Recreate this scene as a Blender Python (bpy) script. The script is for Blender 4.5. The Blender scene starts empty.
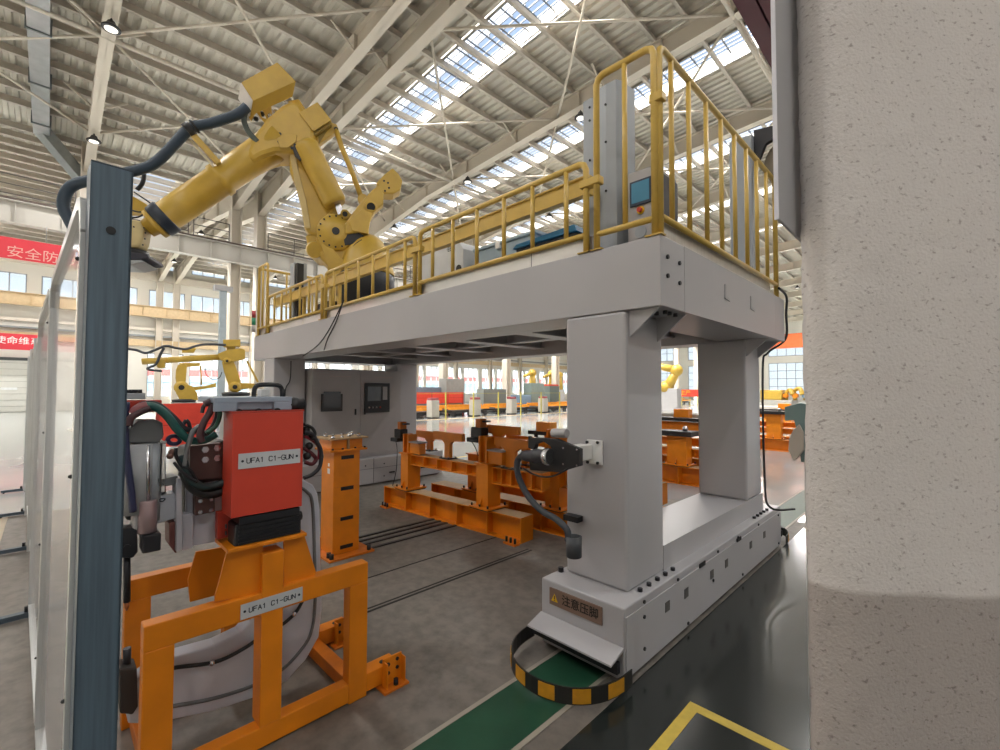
import bpy, math, random
from mathutils import Vector, Matrix
random.seed(7)
S = bpy.context.scene
COL = S.collection
PI = math.pi

# ------------------------------------------------------------------ camera
FPX = 452.4
YAW, PITCH, ROLL, CAM_H = math.radians(-45.1), math.radians(1.85), math.radians(0.14), 1.6
_f = Vector((math.sin(YAW)*math.cos(PITCH), math.cos(YAW)*math.cos(PITCH), math.sin(PITCH)))
_r = Vector((math.cos(YAW), -math.sin(YAW), 0))
_u = _r.cross(_f)
RT = _r*math.cos(ROLL) + _u*math.sin(ROLL)
UP = -_r*math.sin(ROLL) + _u*math.cos(ROLL)
CAM = Vector((0, 0, CAM_H))
cam_d = bpy.data.cameras.new('camera')
cam_d.sensor_width = 36; cam_d.lens = FPX/1000*36; cam_d.clip_start = .05; cam_d.clip_end = 400
cam = bpy.data.objects.new('camera', cam_d); COL.objects.link(cam)
M3 = Matrix((RT, UP, -_f)).transposed()
cam.matrix_world = Matrix.Translation(CAM) @ M3.to_4x4()
S.camera = cam
def ray(px, py): return RT*((px-500)/FPX) + UP*(-(py-375)/FPX) + _f
def W(px, py, ax, val):
    "measured point of the photograph on the world plane axis=val"
    d = ray(px, py); return CAM + d*((val-CAM[ax])/d[ax])
def WP(px, py, o, n):
    "measured point on the plane through o with normal n"
    d = ray(px, py); return CAM + d*((o-CAM).dot(n)/d.dot(n))

# ------------------------------------------------------------------ mesh builder
V = Vector
class MB:
    def __init__(s): s.v = []; s.f = []; s.sm = []
    def add(s, vs, fs, smooth=False):
        n = len(s.v); s.v += [V(a) for a in vs]; s.f += [[i+n for i in f] for f in fs]; s.sm += [smooth]*len(fs)
        return s
    def box(s, x0, x1, y0, y1, z0, z1):
        if x0 > x1: x0, x1 = x1, x0
        if y0 > y1: y0, y1 = y1, y0
        if z0 > z1: z0, z1 = z1, z0
        return s.add([(x0,y0,z0),(x1,y0,z0),(x1,y1,z0),(x0,y1,z0),(x0,y0,z1),(x1,y0,z1),(x1,y1,z1),(x0,y1,z1)],
              [(0,3,2,1),(4,5,6,7),(0,1,5,4),(1,2,6,5),(2,3,7,6),(3,0,4,7)])
    def obox(s, c, ax, ay, az):
        c, ax, ay, az = V(c), V(ax), V(ay), V(az)
        if ax.cross(ay).dot(az) < 0: ax = -ax
        P = [c+ax*i+ay*j+az*k for k in (-1,1) for i, j in ((-1,-1),(1,-1),(1,1),(-1,1))]
        return s.add(P, [(0,3,2,1),(4,5,6,7),(0,1,5,4),(1,2,6,5),(2,3,7,6),(3,0,4,7)])
    def bar(s, p, q, w, h=None, up=(0,0,1)):
        p, q = V(p), V(q); h = h or w; d = q-p; L = d.length; d.normalize()
        up = V(up)
        if abs(d.dot(up)) > .99: up = V((1,0,0))
        a = d.cross(up).normalized(); b = a.cross(d)
        return s.obox((p+q)/2, d*L/2, a*w/2, b*h/2)
    def cyl(s, p, q, r, n=16, r2=None, caps=True):
        p, q = V(p), V(q); r2 = r if r2 is None else r2; d = (q-p).normalized()
        a = d.cross(V((0,0,1)) if abs(d.z) < .9 else V((1,0,0))).normalized(); b = d.cross(a)
        vs = [p+(a*math.cos(2*PI*i/n)+b*math.sin(2*PI*i/n))*r for i in range(n)] + \
             [q+(a*math.cos(2*PI*i/n)+b*math.sin(2*PI*i/n))*r2 for i in range(n)]
        s.add(vs, [(i, (i+1)%n, n+(i+1)%n, n+i) for i in range(n)], True)
        if caps:
            k = len(s.v)-2*n; s.f += [[k+i for i in range(n)][::-1], [k+n+i for i in range(n)]]; s.sm += [False, False]
        return s
    def lathe(s, p, axis, prof, n=24):
        "prof = [(distance along axis, radius)]"
        p = V(p); d = V(axis).normalized()
        a = d.cross(V((0,0,1)) if abs(d.z) < .9 else V((1,0,0))).normalized(); b = d.cross(a)
        vs = [p+d*t+(a*math.cos(2*PI*i/n)+b*math.sin(2*PI*i/n))*r for t, r in prof for i in range(n)]
        m = len(prof)
        s.add(vs, [(k*n+i, k*n+(i+1)%n, (k+1)*n+(i+1)%n, (k+1)*n+i) for k in range(m-1) for i in range(n)], True)
        k = len(s.v)-m*n; s.f += [[k+i for i in range(n)][::-1], [k+(m-1)*n+i for i in range(n)]]; s.sm += [False, False]
        return s
    def tube(s, pts, r, n=10, smooth_path=True, closed=False, ribs=0):
        pts = [V(p) for p in pts]
        if smooth_path and len(pts) > 2: pts = catmull(pts, 6, closed)
        m = len(pts); vs = []; prev = None
        for i in range(m):
            if closed: d = pts[(i+1)%m]-pts[i-1]
            else: d = pts[min(i+1, m-1)]-pts[max(i-1, 0)]
            d.normalize()
            if prev is None:
                a = d.cross(V((0,0,1)) if abs(d.z) < .9 else V((1,0,0))).normalized()
            else:
                a = (prev - d*prev.dot(d)).normalized()
            prev = a; b = d.cross(a)
            rr = r*(1+ribs*(i % 2)) if not callable(r) else r(i/(m-1))
            vs += [pts[i]+(a*math.cos(2*PI*j/n)+b*math.sin(2*PI*j/n))*rr for j in range(n)]
        seg = m if closed else m-1
        s.add(vs, [(i*n+j, i*n+(j+1)%n, ((i+1)%m)*n+(j+1)%n, ((i+1)%m)*n+j) for i in range(seg) for j in range(n)], True)
        if not closed:
            k = len(s.v)-m*n; s.f += [[k+j for j in range(n)][::-1], [k+(m-1)*n+j for j in range(n)]]; s.sm += [False, False]
        return s
    def prism(s, pts, w):
        "pts: 3d points of a planar outline, extruded by vector w"
        pts = [V(p) for p in pts]; w = V(w); n = len(pts)
        nrm = V((0,0,0))
        for i in range(n): nrm += pts[i].cross(pts[(i+1)%n])
        if nrm.dot(w) > 0: pts = pts[::-1]
        return s.add(pts+[p+w for p in pts], [list(range(n)), [n+i for i in range(n)][::-1]] +
                     [[(i+1)%n, i, n+i, n+(i+1)%n] for i in range(n)])
    def prism2(s, poly, o, u, v, w):
        o, u, v = V(o), V(u), V(v); return s.prism([o+u*a+v*b for a, b in poly], w)
    def ball(s, c, r, n=12, sq=(1,1,1)):
        c = V(c); m = n//2; vs = [c+V((0,0,-r*sq[2]))]
        for k in range(1, m):
            t = -PI/2+PI*k/m
            vs += [c+V((math.cos(2*PI*i/n)*math.cos(t)*r*sq[0], math.sin(2*PI*i/n)*math.cos(t)*r*sq[1], math.sin(t)*r*sq[2])) for i in range(n)]
        vs.append(c+V((0,0,r*sq[2]))); L = len(vs)-1
        fs = [(0, 1+(i+1)%n, 1+i) for i in range(n)]
        fs += [(1+k*n+i, 1+k*n+(i+1)%n, 1+(k+1)*n+(i+1)%n, 1+(k+1)*n+i) for k in range(m-2) for i in range(n)]
        fs += [(L, 1+(m-2)*n+i, 1+(m-2)*n+(i+1)%n) for i in range(n)]
        return s.add(vs, fs, True)

def catmull(P, k=6, closed=False):
    n = len(P); out = []
    for i in range(n if closed else n-1):
        if closed: a, b, c, d = P[i-1], P[i], P[(i+1)%n], P[(i+2)%n]
        else: a, b, c, d = P[max(i-1,0)], P[i], P[i+1], P[min(i+2,n-1)]
        for j in range(k):
            t = j/k
            out.append(.5*((2*b)+(-a+c)*t+(2*a-5*b+4*c-d)*t*t+(-a+3*b-3*c+d)*t**3))
    if not closed: out.append(P[-1].copy())
    return out

WORLD = {}          # world origin of everything built
def org(o): return WORLD.get(o.name, V((0,0,0))) if o else V((0,0,0))
def obj(name, mb, m, parent=None, bevel=0, origin=None):
    me = bpy.data.meshes.new(name)
    o0 = org(parent) if parent else None
    if origin is None:
        if parent: origin = o0
        else:
            xs = [a.x for a in mb.v]; ys = [a.y for a in mb.v]; zs = [a.z for a in mb.v]
            origin = V(((min(xs)+max(xs))/2, (min(ys)+max(ys))/2, min(zs)))
    origin = V(origin)
    me.from_pydata([tuple(a-origin) for a in mb.v], [], mb.f)
    me.polygons.foreach_set('use_smooth', mb.sm)
    me.materials.append(m); me.update()
    o = bpy.data.objects.new(name, me); COL.objects.link(o)
    WORLD[o.name] = origin.copy()
    if parent: o.parent = parent; o.location = origin-o0
    else: o.location = origin
    if bevel:
        b = o.modifiers.new('bevel', 'BEVEL'); b.width = bevel; b.segments = 2; b.limit_method = 'ANGLE'; b.angle_limit = math.radians(40)
    return o
def tag(o, label, cat, group=None):
    o['label'] = label; o['category'] = cat
    if group: o['group'] = group
    return o
def thing(name, loc, label, cat, group=None):
    o = bpy.data.objects.new(name, None); COL.objects.link(o); o.location = loc; o.empty_display_size = .1
    WORLD[o.name] = V(loc)
    return tag(o, label, cat, group)
def struct(name, mb, m, parent=None, bevel=0):
    o = obj(name, mb, m, parent, bevel, origin=(0,0,0) if not parent else None); o['kind'] = 'structure'; return o
def dup(root, loc, label=None, group=None):
    "copy a thing with its parts and sub-parts"
    r = root.copy(); COL.objects.link(r); r.location = loc
    if label: r['label'] = label
    if group: r['group'] = group
    for ch in list(root.children):
        c = ch.copy(); COL.objects.link(c); c.parent = r
        for g in ch.children:
            d = g.copy(); COL.objects.link(d); d.parent = c
    return r
def text(name, body, size, o, u, v, m, parent, depth=.001, align='CENTER', bold=0, spc=1.0):
    "real lettering as a mesh: o centre, u reading direction, v up direction"
    c = bpy.data.curves.new('t', 'FONT'); c.body = body; c.size = size; c.align_x = align; c.align_y = 'CENTER'
    c.extrude = depth; c.offset = bold; c.resolution_u = 3; c.space_character = spc
    t = bpy.data.objects.new('t', c); COL.objects.link(t)
    dg = bpy.context.evaluated_depsgraph_get()
    me = bpy.data.meshes.new_from_object(t.evaluated_get(dg)); bpy.data.objects.remove(t)
    u, v = V(u).normalized(), V(v).normalized(); n = u.cross(v)
    mb = MB()
    mb.add([V(o)+u*a.co.x+v*a.co.y+n*a.co.z for a in me.vertices], [list(p.vertices) for p in me.polygons])
    return obj(name, mb, m, parent)

# ------------------------------------------------------------------ materials
def lin(h):
    h = h.lstrip('#'); c = [int(h[i:i+2], 16)/255 for i in (0, 2, 4)]
    return tuple([(x/12.92 if x <= .04045 else ((x+.055)/1.055)**2.4) for x in c]+[1])
MATS = {}
def mat(name, col, rough=.5, metal=0, var=.12, scale=6, bump=0, bscale=40, col2=None, spec=.5, stretch=None, lo=.35, hi=.7, coat=0):
    if name in MATS: return MATS[name]
    m = bpy.data.materials.new(name); m.use_nodes = True; nt = m.node_tree; N = nt.nodes; L = nt.links
    b = N['Principled BSDF']; b.inputs['Roughness'].default_value = rough; b.inputs['Metallic'].default_value = metal
    b.inputs['Specular IOR Level'].default_value = spec
    if coat: b.inputs['Coat Weight'].default_value = coat; b.inputs['Coat Roughness'].default_value = .1
    c = lin(col) if isinstance(col, str) else col
    tc = N.new('ShaderNodeTexCoord'); mp = N.new('ShaderNodeMapping'); L.new(tc.outputs['Object'], mp.inputs[0])
    if stretch: mp.inputs['Scale'].default_value = stretch
    no = N.new('ShaderNodeTexNoise'); no.inputs['Scale'].default_value = scale; no.inputs['Detail'].default_value = 5
    L.new(mp.outputs[0], no.inputs['Vector'])
    mr = N.new('ShaderNodeMapRange'); mr.inputs[1].default_value = lo; mr.inputs[2].default_value = hi
    L.new(no.outputs[0], mr.inputs[0])
    mx = N.new('ShaderNodeMix'); mx.data_type = 'RGBA'
    mx.inputs[6].default_value = c
    mx.inputs[7].default_value = lin(col2) if isinstance(col2, str) else (col2 or tuple([x*(1-var) for x in c[:3]]+[1]))
    L.new(mr.outputs[0], mx.inputs[0]); L.new(mx.outputs[2], b.inputs['Base Color'])
    if bump:
        n2 = N.new('ShaderNodeTexNoise'); n2.inputs['Scale'].default_value = bscale; n2.inputs['Detail'].default_value = 4
        L.new(mp.outputs[0], n2.inputs['Vector'])
        bp = N.new('ShaderNodeBump'); bp.inputs['Strength'].default_value = bump; bp.inputs['Distance'].default_value = .01
        L.new(n2.outputs[0], bp.inputs['Height']); L.new(bp.outputs[0], b.inputs['Normal'])
    MATS[name] = m; return m
GREY = mat('gantry_grey_paint', '#aeadb0', .35, var=.05, scale=1.5)
GREYD = mat('cabinet_grey_paint', '#a9a7a8', .45, var=.05)
STEEL = mat('brushed_stainless', '#e4e2e0', .28, metal=.75, var=.1, scale=3, stretch=(1, 30, 1), bump=.05)
YEL = mat('rail_yellow_paint', '#cbaa52', .35, var=.12, scale=9)
ROBY = mat('robot_yellow_paint', '#c2a040', .38, var=.14, scale=5)
ORG = mat('fixture_orange_paint', '#e0820f', .42, var=.14, scale=7)
ORGD = mat('fixture_orange_worn', '#d07218', .5, var=.2, scale=12)
DUST = mat('dusty_flange', '#a88a64', .7, var=.2)
BLK = mat('black_plastic', '#1a1b1e', .45, var=.3)
BLKM = mat('black_steel', '#26262a', .4, metal=.3)
RED = mat('red_paint', '#c8402c', .45, var=.1)
RUB = mat('rubber_hose', '#3a3e44', .55, var=.2)
CHR = mat('bright_steel', '#c9c9cc', .25, metal=1)
WHT = mat('white_paint', '#e6e6e4', .5, var=.04)
BEIGE = mat('structure_beige_paint', '#d6cdbf', .55, var=.06, scale=.5)
GRN = mat('floor_green_paint', '#1f4a36', .42, var=.25, scale=4, bump=.05)
INK = mat('dark_lettering', '#1d2433', .6)
LGREY = mat('gun_light_grey', '#c0c4cf', .4, var=.07)
MGREY = mat('cast_grey', '#6d7072', .5, var=.15, bump=.1)
SLATE = mat('mast_grey', '#9aa0a6', .4, var=.06)
DECKM = mat('roof_deck_sheet', '#cfc9bd', .45, var=.08, scale=.4)
PURL = mat('galvanised_purlin', '#c4bcb0', .5, metal=.0, var=.1)
# ------------------------------------------------------------------ world
wd = bpy.data.worlds.new('sky'); S.world = wd; wd.use_nodes = True
nt = wd.node_tree; N = nt.nodes; L = nt.links
bg = N['Background']
tc = N.new('ShaderNodeTexCoord'); sx = N.new('ShaderNodeSeparateXYZ'); L.new(tc.outputs['Generated'], sx.inputs[0])
rmp = N.new('ShaderNodeValToRGB'); L.new(sx.outputs['Z'], rmp.inputs[0])
rmp.color_ramp.elements[0].position = 0; rmp.color_ramp.elements[0].color = (.90, .96, 1, 1)
rmp.color_ramp.elements[1].position = .8; rmp.color_ramp.elements[1].color = (.34, .50, .80, 1)
L.new(rmp.outputs[0], bg.inputs[0]); bg.inputs[1].default_value = .62
sn = bpy.data.lights.new('sun', 'SUN'); sn.energy = 40; sn.angle = math.radians(24); sn.color = (1, .95, .86)
so = bpy.data.objects.new('sun', sn); COL.objects.link(so)
so.rotation_euler = V((.22, .50, -.83)).to_track_quat('-Z', 'Y').to_euler()

S.view_settings.view_transform = 'Standard'; S.view_settings.look = 'None'
S.view_settings.gamma = 1; S.view_settings.use_curve_mapping = False
S.view_settings.exposure = .95
S.cycles.max_bounces = 7; S.cycles.diffuse_bounces = 4; S.cycles.glossy_bounces = 3; S.cycles.transparent_max_bounces = 12
S.cycles.sample_clamp_indirect = 6; S.cycles.caustics_reflective = False; S.cycles.caustics_refractive = False
S.cycles.use_denoising = True

# ------------------------------------------------------------------ hall
XW, YE = -45.0, 76.0          # window wall on the left, end wall
XC = -24.0                    # inner column row
RAFT = [-5.1, .9, 6.1, 7.2, 12.9, 18.6, 24.6, 30.6, 36.6, 42.6, 48.6, 54.6, 60.6, 66.6, 72.6]
def roofz(x):                 # underside of the roof deck
    if x >= XC: return 12.75+.05*x
    if x >= (XC+XW)/2: return roofz(XC)+.05*(XC-x)
    return roofz(XC)+.05*(XC-(XC+XW)/2)-.05*((XC+XW)/2-x)

def floor_mat():
    m = bpy.data.materials.new('floor_finish'); m.use_nodes = True; nt = m.node_tree; N = nt.nodes; L = nt.links
    b = N['Principled BSDF']; tc = N.new('ShaderNodeTexCoord')
    def noise(sc, det=6, r=.6):
        n = N.new('ShaderNodeTexNoise'); n.inputs['Scale'].default_value = sc; n.inputs['Detail'].default_value = det
        n.inputs['Roughness'].default_value = r; L.new(tc.outputs['Object'], n.inputs['Vector']); return n
    n1, n2 = noise(.9), noise(11)
    r1 = N.new('ShaderNodeValToRGB'); L.new(n1.outputs[0], r1.inputs[0])
    r1.color_ramp.elements[0].position = .35; r1.color_ramp.elements[0].color = lin('#6e6861')
    r1.color_ramp.elements[1].position = .68; r1.color_ramp.elements[1].color = lin('#7f7972')
    r2 = N.new('ShaderNodeValToRGB'); L.new(n2.outputs[0], r2.inputs[0])
    r2.color_ramp.elements[0].position = .3; r2.color_ramp.elements[0].color = (.62, .62, .62, 1)
    r2.color_ramp.elements[1].position = .6; r2.color_ramp.elements[1].color = (1, 1, 1, 1)
    mx = N.new('ShaderNodeMix'); mx.data_type = 'RGBA'; mx.blend_type = 'MULTIPLY'; mx.inputs[0].default_value = 1
    L.new(r1.outputs[0], mx.inputs[6]); L.new(r2.outputs[0], mx.inputs[7])
    L.new(mx.outputs[2], b.inputs['Base Color'])
    mr = N.new('ShaderNodeMapRange'); mr.inputs[3].default_value = .35; mr.inputs[4].default_value = .7
    L.new(n1.outputs[0], mr.inputs[0]); L.new(mr.outputs[0], b.inputs['Roughness'])
    bp = N.new('ShaderNodeBump'); bp.inputs['Strength'].default_value = .12; bp.inputs['Distance'].default_value = .01
    L.new(n2.outputs[0], bp.inputs['Height']); L.new(bp.outputs[0], b.inputs['Normal'])
    return m
struct('floor', MB().box(-60, 30, -14, 90, -.3, 0), floor_mat())
EPOXL = mat('pale_epoxy', '#a9adab', .12, var=.1, scale=.35, col2='#94989a', spec=.6)
EPOXD = mat('dark_green_epoxy', '#232826', .17, var=.3, scale=1.2, spec=.5)
LINEY = mat('floor_line_yellow', '#c9b04a', .6, var=.2, scale=14)
WLINE = mat('pale_line', '#9b9488', .5)
DARKJ = mat('floor_joint', '#2c2926', .8)
# painted and jointed strips lying on the slab
def patch(n, x0, x1, y0, y1, m, z=.002): return struct('trim_%d' % n, MB().box(x0, x1, y0, y1, .0, z), m)
patch(1, -44.8, -8.35, -13.5, 75, EPOXL)                     # pale glossy aisle beyond the cell
patch(2, -8.35, -3.2, 6.5, 75, EPOXL)
patch(3, -1.27, 8, -3, 6.5, EPOXD)                           # dark walkway right of the gantry
patch(4, -3.2, 8, 6.5, 75, EPOXL)
patch(5, -1.73, -1.42, -3, 40, GRN, .004)                    # green gutter strip under the carriage
patch(6, -1.755, -1.73, -3, 40, WLINE, .006); patch(7, -1.42, -1.395, -3, 40, WLINE, .006)
patch(8, -.99, -.935, .5, 2.37, LINEY, .004); patch(9, -.935, .9, 2.315, 2.37, LINEY, .004)
patch(10, -3.02, -3.0, 1.25, 3.45, DARKJ, .003); patch(11, -3.06, -3.045, 1.25, 3.45, DARKJ, .003)
for i, x in enumerate((-4.56, -4.44, -4.32, -4.17)):
    patch(12+i, x-.018, x+.018, 2.3, 12, mat('floor_conduit', '#33302e', .5), .012)
patch(16, -3.55, -3.535, 1.6, 6, DARKJ, .003)

patch(19, -8.35, -4.9, -13.5, -.32, mat('tan_epoxy', '#a89c86', .3, var=.1), .003)
patch(20, -8.32, -8.26, 5.4, 60, LINEY, .004)

WALLM = mat('wall_cladding', '#dcd8cf', .6, var=.05, scale=.3)
def wall_with_openings(name, along, cross, u0, u1, z0, z1, holes, m, th=.3):
    "holes: (u0,u1,z0,z1). Built as bands so that every opening is open."
    mb = MB()
    rows = sorted({(h[2], h[3]) for h in holes})
    def b(ua, ub, za, zb):
        if ub-ua < .001 or zb-za < .001: return
        if along == 'y': mb.box(cross-th, cross, ua, ub, za, zb)
        else: mb.box(ua, ub, cross, cross+th, za, zb)
    z = z0
    for za, zb in rows:
        b(u0, u1, z, za); u = u0
        for h in sorted(h for h in holes if (h[2], h[3]) == (za, zb)): b(u, h[0], za, zb); u = h[1]
        b(u, u1, za, zb); z = zb
    b(u0, u1, z, z1)
    return struct(name, mb, m)
wy = []
y = -12.9
hy = []
while y < 74:
    hy += [(y+.35, y+2.75), (y+3.15, y+5.65)]; y += 6
TIERS = [(.95, 4.45), (8.1, 9.5), (11.2, 12.6)]
DOORS = [(-13, -1.0)]
holes = [(a, b, z0, z1) for a, b in hy for z0, z1 in TIERS if not (z0 < 2 and a < 3)]
wall_with_openings('wall_left', 'y', XW, -14, YE, 0, 13.6, holes, WALLM)
FRM = mat('window_frame_grey', '#8d9298', .5, var=.04)
def glass_mat():
    m = bpy.data.materials.new('window_glass'); m.use_nodes = True; nt = m.node_tree; N = nt.nodes; L = nt.links
    b = N['Principled BSDF']; out = N['Material Output']; t = N.new('ShaderNodeBsdfTransparent'); mx = N.new('ShaderNodeMixShader')
    b.inputs['Base Color'].default_value = (.8, .88, .92, 1); b.inputs['Roughness'].default_value = .08
    t.inputs[0].default_value = (.95, .98, 1, 1)
    no = N.new('ShaderNodeTexNoise'); no.inputs['Scale'].default_value = .7
    mr = N.new('ShaderNodeMapRange'); mr.inputs[3].default_value = .06; mr.inputs[4].default_value = .14
    L.new(no.outputs[0], mr.inputs[0]); L.new(mr.outputs[0], mx.inputs[0])
    L.new(t.outputs[0], mx.inputs[1]); L.new(b.outputs[0], mx.inputs[2]); L.new(mx.outputs[0], out.inputs[0]); return m
GLASS = glass_mat()
WN = [0]
def window(along, cross, a, b, z0, z1, nu, nz):
    WN[0] += 1; f = MB(); t = .07
    def bb(ua, ub, za, zb, d0=-.2, d1=-.08):
        if along == 'y': f.box(cross+d0, cross+d1, ua, ub, za, zb)
        else: f.box(ua, ub, cross-d1, cross-d0, za, zb)
    bb(a, b, z0, z0+t); bb(a, b, z1-t, z1); bb(a, a+t, z0+t, z1-t); bb(b-t, b, z0+t, z1-t)
    for i in range(1, nu):
        u = a+(b-a)*i/nu; bb(u-.03, u+.03, z0+t, z1-t)
    for i in range(1, nz):
        z = z0+(z1-z0)*i/nz; bb(a+t, b-t, z-.03, z+.03, -.19, -.09)
    o = struct('window_%d' % WN[0], f, FRM)
    p = MB()
    if along == 'y': p.box(cross-.15, cross-.135, a+.02, b-.02, z0+.02, z1-.02)
    else: p.box(a+.02, b-.02, cross+.135, cross+.15, z0+.02, z1-.02)
    q = obj('pane', p, GLASS, o); q['kind'] = 'structure'
for a, b, z0, z1 in holes: window('y', XW, a, b, z0, z1, 3, 3 if z0 < 2 else 2 if z0 > 10 else 1)
# end wall
hx = []
x = -43.5
while x < 24: hx += [(x, x+4.6)]; x += 6
eholes = [(a, b, z0, z1) for a, b in hx for z0, z1 in ((1.0, 5.6), (6.6, 9.2))]
wall_with_openings('wall_far', 'x', YE, XW, 26, 0, 14.2, eholes, WALLM)
for a, b, z0, z1 in eholes: window('x', YE, a, b, z0, z1, 4, 4 if z0 < 2 else 2)
struct('wall_near', MB().box(XW, 26, -14.3, -14, 0, 13.6), WALLM)
_hb = [(y, y+4.4, 1.2, 5.0) for y in range(-13, 72, 6)]
wall_with_openings('wall_back', 'y', 26.3, -14, YE, 0, 14.2, _hb, WALLM)
# lintel band and pipe runs on the window wall
for i, (z, d, h, m) in enumerate(((4.95, .35, .5, mat('tan_beam', '#cdb48e', .6)), (7.3, .45, .55, mat('tan_beam', '#cdb48e')), (6.2, .25, .2, BEIGE), (5.7, .3, .12, mat('pipe_grey', '#8a8f90', .5)), (10.2, .4, .5, BEIGE))):
    patch_o = struct('trim_%d' % (40+i), MB().box(XW, XW+d, -13.5, YE, z, z+h), m)
# roof deck: trapezoid sheet with open skylight bands
BANDS = [(8.7, 10.2), (14.5, 15.8), (20.4, 21.7), (26.4, 27.7), (32.4, 33.7), (38.4, 39.7), (44.4, 45.7), (50.4, 51.7), (56.4, 57.7), (62.4, 63.7)]
XS = [XW-.3, (XW+XC)/2, XC, 26]
deck = MB(); y = -14.0; prof = []
while y < YE+.3:
    prof += [(y, 0), (y+.11, 0), (y+.15, .07), (y+.26, .07)]; y += .30
def inband(y): return any(a < y < b for a, b in BANDS)
BX0, BX1 = -42, 22
for xi in range(3):
    xa, xb = XS[xi], XS[xi+1]
    for k in range(len(prof)-1):
        (ya, za), (yb, zb) = prof[k], prof[k+1]
        segs = [(xa, xb)]
        if inband((ya+yb)/2):
            segs = []
            if xa < BX0: segs.append((xa, BX0))
            if xb > BX1: segs.append((BX1, xb))
        elif -13.2 < (ya+yb)/2 < -11.4:  # unseen roof opening, added so sun pools on the left aisle floor
            segs = []
        elif (-4.0 < (ya+yb)/2 < -2.4 or 2.6 < (ya+yb)/2 < 4.2) and xi < 2:
            segs = [(xa, -42)] if xi == 0 else []
            if xi == 0: pass
            if xi == 1: segs = [(-26, xb)]
        for p, q in segs:
            deck.add([(p, ya, roofz(p)+za), (q, ya, roofz(q)+za), (q, yb, roofz(q)+zb), (p, yb, roofz(p)+zb)], [(0,1,2,3)])
ceil = struct('ceiling', deck, DECKM)
# skylights: white curb, safety grid and half-frosted panes
GRIDM = mat('skylight_grid', '#4d5560', .5)
FROST = bpy.data.materials.new('frosted_sheet'); FROST.use_nodes = True
_n = FROST.node_tree; _b = _n.nodes['Principled BSDF']; _b.inputs['Base Color'].default_value = (.9, .92, .95, 1); _b.inputs['Roughness'].default_value = .6
_t = _n.nodes.new('ShaderNodeBsdfTranslucent'); _t.inputs[0].default_value = (.30, .33, .38, 1); _tt = _n.nodes.new('ShaderNodeBsdfTransparent')
_m = _n.nodes.new('ShaderNodeMixShader'); _m.inputs[0].default_value = .8
_n.links.new(_t.outputs[0], _m.inputs[1]); _n.links.new(_tt.outputs[0], _m.inputs[2]); _n.links.new(_m.outputs[0], _n.nodes['Material Output'].inputs[0])
for bi, (y0, y1) in enumerate(BANDS[:7]):
    WN[0] += 1; c = MB(); g = MB()
    for xa, xb in ((BX0, (XW+XC)/2), ((XW+XC)/2, XC), (XC, BX1)):
        for yy in (y0, y1): c.prism([(xa, yy-.03, roofz(xa)-.02), (xb, yy-.03, roofz(xb)-.02), (xb, yy-.03, roofz(xb)+.45), (xa, yy-.03, roofz(xa)+.45)], (0, .06, 0))
    o = struct('window_%d' % WN[0], c, mat('curb_grey', '#9a9894', .6))
    lim = BX1 if bi < 3 else 0
    x = -41.0
    while x < min(lim, 6):
        g.bar((x, y0, roofz(x)+.3), (x, y1, roofz(x)+.3), .035, .035)
        g.bar((x, (y0+y1)/2, roofz(x)+.3), (x, (y0+y1)/2+.03, roofz(x)+.95), .03)
        x += .5 if bi < 2 else 1.0
    for k in range(1, 7):
        yy = y0+(y1-y0)*k/7
        for xa, xb in ((BX0, (XW+XC)/2), ((XW+XC)/2, XC), (XC, BX1)):
            g.bar((xa, yy, roofz(xa)+.3), (xb, yy, roofz(xb)+.3), .03, .03)
    q = obj('grid', g, GRIDM, o); q['kind'] = 'structure'
    p = MB()
    ym = (y0+y1)/2
    for xa, xb in ((BX0, (XW+XC)/2), ((XW+XC)/2, XC), (XC, BX1)):
        p.add([(xa, y0, roofz(xa)+.5), (xb, y0, roofz(xb)+.5), (xb, ym, roofz(xb)+.5), (xa, ym, roofz(xa)+.5)], [(0,1,2,3)])
    q = obj('frosted_sheet', p, FROST, o); q['kind'] = 'structure'
# purlins along the hall (y), each a Z section under the deck
def kid(name, mb, m, par):
    o = obj(name, mb, m, par); o['kind'] = 'structure'; return o
x = -44.0; k = 0
while x < 12:
    zt = roofz(x)-.005
    if abs(x-XC) > .5:
        mb = MB(); Y0, Y1 = -13.5, YE-.3
        mb.box(x-.012, x+.012, Y0, Y1, zt-.26, zt); mb.box(x, x+.10, Y0, Y1, zt-.26, zt-.245); mb.box(x-.10, x, Y0, Y1, zt-.02, zt)
        mb.box(x+.09, x+.10, Y0, Y1, zt-.245, zt-.21)
        kid('purlin', mb, PURL, ceil)
    x += 1.02
# rafters: welded I sections, deeper towards the columns
for yr in RAFT:
    mb = MB()
    def dep(x):
        d = .62
        for xc in (XC, XW, 22): d = max(d, 1.15-.09*abs(x-xc))
        return d
    xs = [XW, -42, -39, -34.5, -30, -27, XC, -21, -18, -14, -9, -4, 2, 8, 14, 22]
    for p, q in zip(xs, xs[1:]):
        zt = roofz(p)-.27, roofz(q)-.27; zb = zt[0]-dep(p), zt[1]-dep(q)
        for (a0, a1, w) in ((zt[0]-.02, zt[1]-.02, .26), (zb[0], zb[1], .30)):
            mb.prism([(p, yr-w/2, a0), (q, yr-w/2, a1), (q, yr-w/2, a1+.025), (p, yr-w/2, a0+.025)], (0, w, 0))
        mb.prism([(p, yr-.012, zb[0]), (q, yr-.012, zb[1]), (q, yr-.012, zt[1]), (p, yr-.012, zt[0])], (0, .024, 0))
    for x in range(-42, 20, 3):
        zt = roofz(x)-.29; mb.box(x-.012, x+.012, yr-.12, yr+.12, zt-dep(x)+.02, zt)
    kid('rafter', mb, BEIGE, ceil)
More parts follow.
